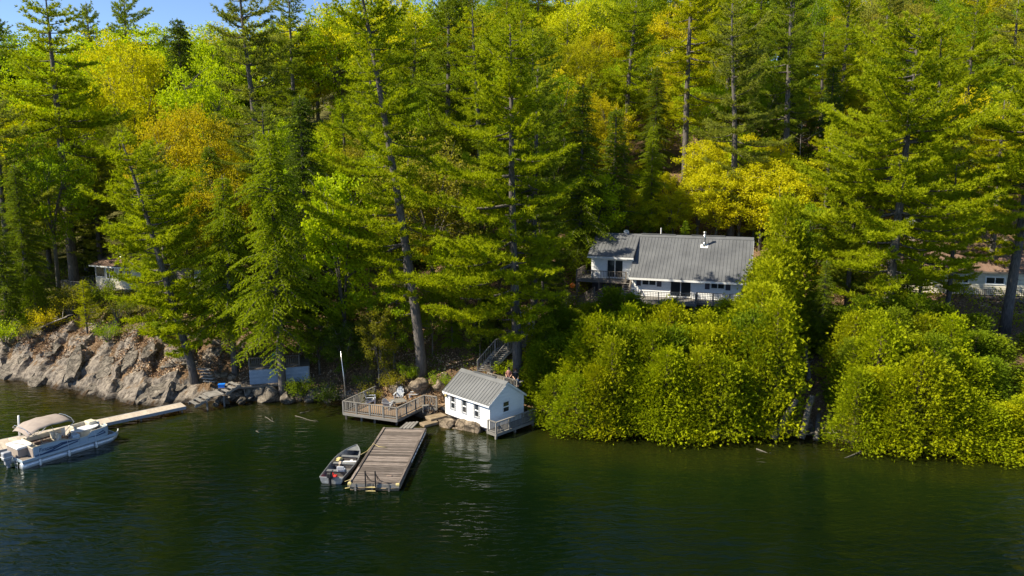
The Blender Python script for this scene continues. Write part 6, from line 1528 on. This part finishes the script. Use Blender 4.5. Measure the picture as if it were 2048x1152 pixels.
for k, (px, Y, tp, c, lab) in enumerate(((1556, 64.5, 400, CED, 'tall pointed cedar hiding the right end of the cottage'), (1512, 62, 520, CED, 'cedar at the corner of the main deck'), (1588, 65, 470, CED_D, 'darker cedar right of the tall pointed one'),
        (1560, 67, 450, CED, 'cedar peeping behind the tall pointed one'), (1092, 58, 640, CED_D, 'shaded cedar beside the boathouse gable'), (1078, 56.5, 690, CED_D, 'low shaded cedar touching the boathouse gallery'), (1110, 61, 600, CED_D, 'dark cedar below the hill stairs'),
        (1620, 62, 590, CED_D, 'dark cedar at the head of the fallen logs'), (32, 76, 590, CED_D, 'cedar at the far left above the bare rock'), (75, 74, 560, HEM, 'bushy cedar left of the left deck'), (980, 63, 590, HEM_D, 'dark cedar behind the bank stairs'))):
    hero('cedar', CEDP[2] if k in (0, 1, 3) else CEDP[0], px, Y, tp, c, lab, None, .78 if k in (0, 3) else 1.0)
# shrubs on the rock top and the bank
for k, (px, Y, s, c, lab) in enumerate(((95, 73, 1.3, MAP_O, 'orange leaved bush on top of the bare rock at far left'), (60, 71, 1.0, (.30, .28, .02), 'yellow bush at the far left rock top'), (140, 75, 1.3, (.26, .24, .02), 'olive yellow bush before the left deck rail'),
        (215, 69, 1.0, MAP_G, 'green bush at the top edge of the rock slope'), (235, 72, 1.2, (.2, .22, .02), 'bush below the left cottage window wall'), (330, 67, 1.0, MAP_G, 'bush under the leaning pine boughs'),
        (10, 71, 1.2, MAP_L, 'bright bush at the frame edge on the rock'), (180, 73, 1.1, (.22, .22, .02), 'pale bush beside the little soft pine'), (740, 58.6, .8, (.26, .23, .02), 'thin yellow shrub at the back rail of the sun deck'),
        (785, 59.5, .9, (.28, .25, .02), 'yellow shrub above the chairs of the sun deck'), (725, 60.5, 1.0, HEM, 'dark shrub behind the flagpole foot'), (820, 60, .7, MAP_G, 'small green shrub at the leaning pine'), (880, 58.4, .7, MAP_G, 'small green shrub left of the boathouse roof'),
        (925, 58.5, .9, HEM, 'dark shrub behind the boathouse ridge'), (1150, 66, 1.1, CED_D, 'dark shrub under the orange buoy'), (1010, 59.8, .8, MAP_L, 'bright leafy shrub beside the bank stairs'), (1048, 61, .9, MAP_L, 'bright leafy shrub between the two big trunks below the lattice'),
        (600, 60, .9, HEM, 'dark shrub at the corner of the shaded deck'), (655, 59.5, 1.0, HEM_D, 'dark shrub by the water left of the flagpole'), (1600, 57, .6, HEM, 'small shrub among the fallen logs'),
        (1340, 86, 1.2, MAP_Y, 'yellow shrub on the leafy clearing above the roof'), (1240, 80, 1.2, MAP_Y, 'yellow shrub behind the satellite dish'), (1180, 78, 1.0, (.3, .28, .03), 'pale budding shrub left of the wing roof'), (1900, 74, 1.1, MAP_Y, 'yellow shrub on the open bank behind the brown roof'), (1430, 89, 1.2, MAP_Y, 'yellow shrub high behind the stove pipe'))):
    b = place(px, Y); plant('shrub', SP_[k % 3], b, s, None, c, lab)
for k, (px, Y, tp, kd, c, lab) in enumerate(((350, 134, 52, 0, MAP_L, 'lime crown on the skyline right of the blue green ridge pine'), (410, 138, 62, 1, MAP_Y, 'yellow crown on the skyline above the dark dense conifer'), (470, 132, 70, 0, MAP_G, 'green crown on the skyline left of the tall grey green pine'),
        (640, 130, 22, 1, MAP_Y, 'yellow crown on the skyline left of the leaning pine top'), (690, 126, 10, 0, MAP_L, 'lime crown on the skyline behind the leaning pine top'), (60, 136, 62, 0, MAP_G, 'green crown on the skyline beside the far left ridge pine'), (120, 132, 75, 1, MAP_L, 'lime crown on the skyline behind the open crowned pine'),
        (235, 134, 60, 0, MAP_L, 'lime crown on the skyline between the two ridge pines'), (160, 138, 62, 1, MAP_Y, 'yellow crown on the skyline behind the open crowned pine'), (560, 128, 45, 0, MAP_L, 'lime crown on the skyline left of the silhouetted ridge pine'), (300, 128, 90, 1, MAP_L, 'lime crown just below the skyline under the blue green pine'),
        (775, 124, -8, 1, MAP_Y, 'yellow crown on the skyline just right of the leaning pine top'), (725, 130, 0, 0, MAP_G, 'green crown on the skyline under the leaning pine top'), (840, 126, -12, 0, MAP_L, 'lime crown at the top edge between the leaning and broad pines'), (500, 136, 48, 1, MAP_Y, 'yellow crown on the skyline beside the tall grey green pine'), (445, 130, 50, 0, MAP_L, 'lime crown on the skyline right of the dark dense conifer'))):
    hero('maple', MP[kd], px, Y, tp, c, lab, k * 1.3, 1.15)
hero('maple', MP[0], 118, 84, 270, MAP_G, 'green tree hiding the trunk foot of the open crowned pine', 1.0, .9)
hero('pine', P4, 25, 82, 190, PINE_G, 'dull green pine at the far left edge above the rock slope', 1.0, 1.0)
hero('pine', P4, 205, 92, 300, PINE_G, 'grey green pine above the ridge of the left cottage', 2.0, 1.2)
def litter_mat():
    m, t, b = newmat('leaf_litter'); a = N(t, 'ShaderNodeAttribute', attribute_name='tint')
    r = ramp(t, a.outputs['Fac'], [(0, (.05, .03, .018)), (.35, (.16, .09, .045)), (.6, (.34, .19, .09)), (.8, (.46, .30, .17)), (1, (.55, .44, .30))]); L(t, r.outputs[0], b.inputs['Base Color'])
    b.inputs['Roughness'].default_value = .8; return m
M['litter'] = litter_mat()
def scatter(name, n, x0, x1, s0, s1, seed, mat, label, size=(.10, .2), lift=.05, green=False, clump=0.0):
    r = np.random.default_rng(seed); X = r.uniform(x0, x1, n); s = s0 + (s1 - s0) * r.random(n) ** 1.25; Y = shoreY(X) + s
    keep = vnoise(X / 1.3, Y / 1.3, seed) + r.normal(size=n) * .18 > clump; X, Y = X[keep], Y[keep]
    ok = np.ones(len(X), bool)
    for (px_, py_, a, hx, hy, z) in PADS:
        c, s_ = math.cos(a), math.sin(a); ok &= ~((np.abs((X - px_) * c + (Y - py_) * s_) < hx + .2) & (np.abs(-(X - px_) * s_ + (Y - py_) * c) < hy + .2))
    X, Y = X[ok], Y[ok]; Z = height(X, Y); k = len(X)
    P = np.stack([X, Y, Z + r.random(k) * lift + .015], 1); D = r.normal(size=(k, 3)) * [1, 1, .3 if not green else .8] + [0, 0, .1 if not green else .5]
    sz = r.uniform(size[0], size[1], k); side = r.normal(size=(k, 3)) * [1, 1, .25]
    me = blades_mesh(name, P, D, sz, sz * .75, mat, np.clip(r.random(k) * .9 + vnoise(X / 2.0, Y / 2.0, seed + 3) * .5, 0, 1), kite=True, r=r, side=side)
    o = link(name, me); tag(o, label, 'ground cover', None, 'stuff'); return o
scatter('leaf_litter', 60000, -25, 9, .6, 22, 61, M['litter'], 'brown and orange fallen leaves on the bank behind the sun deck')
scatter('leaf_litter', 26000, -50, -26, 2.5, 16, 62, M['litter'], 'dry fallen leaves caught between the slabs of the rock shore', clump=.02)
scatter('leaf_litter', 40000, 8, 52, 18, 46, 63, M['litter'], 'pale fallen leaves on the open slope behind the cottages', (.14, .26))
u_ = scatter('undergrowth', 26000, -25, 9, 3.5, 24, 64, M['leaves'], 'low green undergrowth on the bank behind the sun deck', (.10, .18), .5, True, .10); u_.color = (.14, .2, .012, 1)
u_ = scatter('undergrowth', 26000, -54, -27, 7.5, 20, 65, M['leaves'], 'low green and ochre growth along the top of the rock shore', (.10, .18), .45, True, .05); u_.color = (.28, .28, .02, 1)
u_ = scatter('undergrowth', 40000, 6, 52, 16, 48, 66, M['leaves'], 'yellow green saplings and undergrowth on the slope behind the cottages', (.14, .24), 1.0, True, .06); u_.color = (.36, .38, .012, 1)
u_ = scatter('undergrowth', 30000, -60, 10, 22, 55, 67, M['leaves'], 'green undergrowth beneath the hillside trees', (.16, .28), .9, True, .04); u_.color = (.18, .24, .012, 1)
# ---- forest fill
ORD = ['leftmost', 'second from left', 'third from left', 'fourth from left', 'fifth from left', 'sixth from left', 'seventh from left', 'eighth from left', 'ninth from left', 'tenth from left', 'eleventh from left', 'twelfth from left', 'thirteenth from left', 'fourteenth from left', 'fifteenth from left', 'sixteenth from left', 'seventeenth from left', 'eighteenth from left', 'nineteenth from left', 'twentieth from left']
taken = [(t.location.x, t.location.y, .55 * (3.4 if k == 'pine' else 3.0)) for t, k, *_ in TREES if k != 'shrub']
def free(x, y, d):
    for (a, b, r_) in taken:
        if (a - x) ** 2 + (b - y) ** 2 < d * d: return False
    for (px_, py_, a, hx, hy, z) in PADS:
        c, s_ = math.cos(a), math.sin(a); u = abs((x - px_) * c + (y - py_) * s_); v = abs(-(x - px_) * s_ + (y - py_) * c)
        if u < hx + 2.2 and v < hy + 1.8: return False
    return True
fill = []
cand = []
y = 66.0
while y < 178:
    hw = y * .98 + 8; x = -hw
    while x < hw:
        cand.append((x + rnd.uniform(-1.6, 1.6), y + rnd.uniform(-1.6, 1.6))); x += 4.3
    y += 4.4 if y < 110 else 6.0
for (x, y) in cand:
    s = y - float(shoreY(x))
    if s < 12: continue
    z = H1(x, y); px, py, zc = proj((x, y, z))
    if px < -300 or px > 2450: continue
    # leave the clearings: behind the cottage roof, around the bare pine trunk, behind the brown roof
    if 1150 < px < 1440 and py > 345 and y < 84: continue
    if 1340 < px < 1400 and y < 94: continue
    if px > 1780 and 380 < py < 520 and y < 84: continue
    if 60 < px < 300 and y < 96: continue
    if y < 78 and not (px < 20 or 560 < px < 1000): continue
    if not free(x, y, 4.0 if y < 110 else 4.8): continue
    left = px < 700; q = rnd.random(); n_ = vnoise(np.array([x / 14]), np.array([y / 14]), 33)[0] + .5
    if q < (.15 if left else .20): kind, pr, c = 'pine', rnd.choice([P1, P2_, P3, P4, P4]), rnd.choice([PINE, PINE, PINE_D, PINE_Y, PINE_G])
    elif q < .33: kind, pr, c = 'hemlock', rnd.choice([HP1, HP2]), rnd.choice([HEM, HEM_D, HEM_Y])
    else: kind, pr, c = 'maple', rnd.choice(MP[:3] + [MF, MF]), rnd.choice([MAP_L, MAP_Y, MAP_G, MAP_G, MAP_Y] + ([MAP_Y, MAP_B] if rnd.random() < .3 else []))
    Hh = {'pine': rnd.uniform(17, 25), 'hemlock': rnd.uniform(11, 17), 'maple': rnd.uniform(12, 17.5)}[kind]
    if px < 760 and y > 100: Hh *= .78
    elif y > 125: Hh *= 1.2
    s = Hh / pr[3]; t = plant(kind, pr, Vector((x, y, z)), s, None, jit(tuple(v_ * (.86 if kind == 'maple' else .9) for v_ in c), .2), None, None, s * rnd.uniform(.85, 1.15)); fill.append(t); taken.append((x, y, 3))
0 and print('TRIS', sum(len(o.data.polygons)*(2 if 'leaves' in o.data.name else 1) for o in {o.data.name: o for o in bpy.data.objects if o.type=='MESH'}.values())); print('FILL', len(fill), 'TREES', len(TREES))
# understorey
for k in range(90):
    px = rnd.uniform(-20, 2070); Y = rnd.uniform(72, 104); b = place(px, Y)
    if not free(b.x, b.y, .6): continue
    plant('shrub', SP_[k % 3], b, rnd.uniform(.8, 1.5), None, jit(rnd.choice([MAP_Y, MAP_L, MAP_G, (.3, .28, .03), HEM]), .2))
HIDDEN = [82,231,239,242,318,336,338,352,354,355,377,381,384,392,399,401,403,404,405,417,425,426,427,430,442,451,478,481,502,503,504,505,509,510,511,512,526,535,536,537,538,539,540,541,542,544,553,557,560,570,571,572,573,574,575,576,577,578,579,580,585,587,591,594,605,606,608,609,610,611,614,615,616,617,622,623,624,625,628,629,630,633,643,645,646,647,648,650,651,652,653,654,655,656,657,658,662,663,664,665,666,667,668,669,670,671,672,673,683,684,685,686,688,689,692,693,695,696,698,699,700,701,702,703,704,705,706,707,708,709,710,711,712,724,725,726,727,728,729,730,731,732,733,735,736,737,738,739,740,742,743,744,745,746,747,748,749,750,751,752,753,754,763,765,766,767,768,770,771,772,773,775,776,778,779,781,782,783,784,785,786,787,791,794,796,799,800,802,804,807,808,809,811,813,814,815,817,818,819,820,823,825,828]
for k_ in sorted(HIDDEN, reverse=True):      # trees the photograph shows nothing of
    t_ = TREES.pop(k_)[0]
    for c_ in list(t_.children): bpy.data.objects.remove(c_)
    bpy.data.objects.remove(t_)
LIVE = {t for t, *_ in TREES}
for made, where, names in ROWS:
    for j, t in enumerate([q for q in made if q in LIVE]): t['label'] = f'yellow green cedar, {names[j]} of the {where}'; t['group'] = 'shore cedars'
# labels for the forest: species and colour, height on the slope, what it stands above, and its order there
def hue(kind, c):
    if kind == 'pine': return 'grey green' if c[2] > .04 else 'dark green' if c[1] < .30 else 'yellow green' if c[0] > .335 else 'bright green'
    if kind == 'hemlock': return 'light olive' if c[0] > .21 else 'blackish green' if c[1] < .18 else 'olive green'
    if kind == 'cedar': return 'yellow green'
    return 'orange tinted' if c[0] > c[1] * 1.2 else 'pale tan green' if c[2] > .03 else 'golden yellow' if c[0] > c[1] * .9 else 'lime green' if c[1] > .25 else 'leaf green'
def zone(px):
    for lim, nme in ((130, 'far left bushes'), (330, 'left cottage'), (500, 'curved pine'), (640, 'drooping spruce'), (800, 'sun deck'), (960, 'leaning trunk'), (1130, 'boathouse'), (1290, 'cottage wing'), (1420, 'cottage roof'), (1560, 'stove pipe'), (1700, 'fallen logs'), (1840, 'wide spreading pine'), (1960, 'grey hut'), (9999, 'right cottage deck')):
        if px < lim: return 'outermost left shore' if px < -20 else 'outermost right bank' if px < 2250 else 'bank past the frame' if px > 2080 else nme
def tier(t, kind):
    y = t.location.y
    return 'low slope' if y < 82 else 'middle slope' if y < 97 else 'upper slope' if y < 114 else 'ridge front' if y < 132 else 'ridge crest'
buckets = {}
for t, kind, H_, c, auto in TREES:
    if t.get('label'): continue
    px = proj(t.location)[0]; buckets.setdefault((hue(kind, c), kind, tier(t, kind), zone(px)), []).append((px, t))
for (h_, k_, ti_, z_), l in buckets.items():
    l.sort(key=lambda q: q[0])
    for i, (px, t) in enumerate(l):
        o = '' if len(l) == 1 else ', ' + (ORD + ['last at right', 'very last'])[min(i, 21)] + ''
        t['label'] = f'{h_} {k_}, {ti_}, above the {z_}{o}'
        t['group'] = f'{k_}s on the hillside'

# ------------------------------------------------------------------ fallen logs, driftwood, dead branches
def log(p0, p1, r0, r1, label, name='fallen_log', cat='log', twigs=0, mat='grey_bark'):
    a, b = Vector(p0), Vector(p1); m = MB(); d = b - a
    pts = [a + d * s + Vector((math.sin(s * 7) * .08, math.cos(s * 5) * .08, 0)) * (d.length / 5) for s in np.linspace(0, 1, 7)]
    m.tube(pts, [r0 + (r1 - r0) * s for s in np.linspace(0, 1, 7)], 9)
    for k in range(twigs):
        s = rnd.uniform(.25, .98); p = a + d * s; v = Vector((rnd.gauss(0, 1), rnd.gauss(0, 1), rnd.uniform(.1, 1))).normalized() * rnd.uniform(.4, 1.3) * d.length / 4
        m.tube([p, p + v * .5 + Vector((0, 0, .1)), p + v], [r1 * .7 + .012, r1 * .4 + .008, .006], 4)
    return tag(part(name, m, M[mat], None, True), label, cat)
log(at(1545, 878, .15), at(1592, 800, 2.8), .26, .2, 'thick grey log sloping into the water, left of the gap')
log(at(1602, 877, .1), at(1624, 792, 3.0), .28, .22, 'thick log in the middle of the gap between the cedars')
log(at(1632, 880, .1), at(1638, 830, 1.3), .22, .17, 'short stubby log at the right of the gap')
log(at(1618, 760, 3.4), at(1612, 690, 5.2), .16, .10, 'leaning grey trunk higher in the gap between the cedars', twigs=3)
for k, (a, b, lab) in enumerate((((1560, 866), (1625, 864), 'pale driftwood branch along the water in the gap'), ((1610, 868), (1668, 873), 'thin driftwood stick lying at the edge of the right cedars'), ((1575, 855), (1640, 858), 'tangle of broken sticks between the fallen logs'), ((1590, 872), (1650, 862), 'crossing driftwood stick on top of the logs'))):
    log(at(*a, .15 + .1 * k), at(*b, .2 + .1 * k), .05, .03, lab, 'driftwood', 'driftwood', 5)
log(at(1513, 898, .04), at(1562, 917, -.12), .05, .02, 'bare branch floating in the water before the fallen logs', 'branch', 'branch', 1)
log(at(1722, 903, .10), at(1680, 920, -.06), .06, .02, 'bare branch poking from the right cedars into the lake', 'branch', 'branch', 1)
for k, (a, b, lab) in enumerate((((530, 834), (552, 846), 'sunken branch in the shallows before the spruce boulders'), ((590, 832), (640, 845), 'thin sunken branch reaching out from the dark bank'), ((600, 826), (622, 822), 'broken branch end at the dark bank'), ((512, 862), (520, 866), 'tiny twig floating alone on the open water'))):
    log(at(*a, .03), at(*b, -.02), .03, .015, lab, 'branch', 'branch', 1)
g0 = on_ground(70, 665); log(g0 + Vector((0, 0, .3)), on_ground(135, 655) + Vector((0, 0, 1.1)), .10, .04, 'dead arching branch on the rock slope at far left', 'branch', 'branch', 9, 'driftwood')
log(on_ground(30, 668) + Vector((0, 0, .2)), on_ground(95, 640) + Vector((0, 0, .9)), .06, .02, 'second dead branch beside the orange bush', 'branch', 'branch', 8)
log(on_ground(322, 742) + Vector((0, 0, .3)), on_ground(385, 736) + Vector((0, 0, .5)), .14, .07, 'weathered root log across the rock beside the leaning pine', 'fallen_log', 'log', 7)
log(place(1600, 90), place(1600, 90) + Vector((-.5, 0, 10)), .10, .02, 'pale bare tree standing right of the dark trunked pine', 'dead_tree', 'dead tree', 22, 'driftwood')
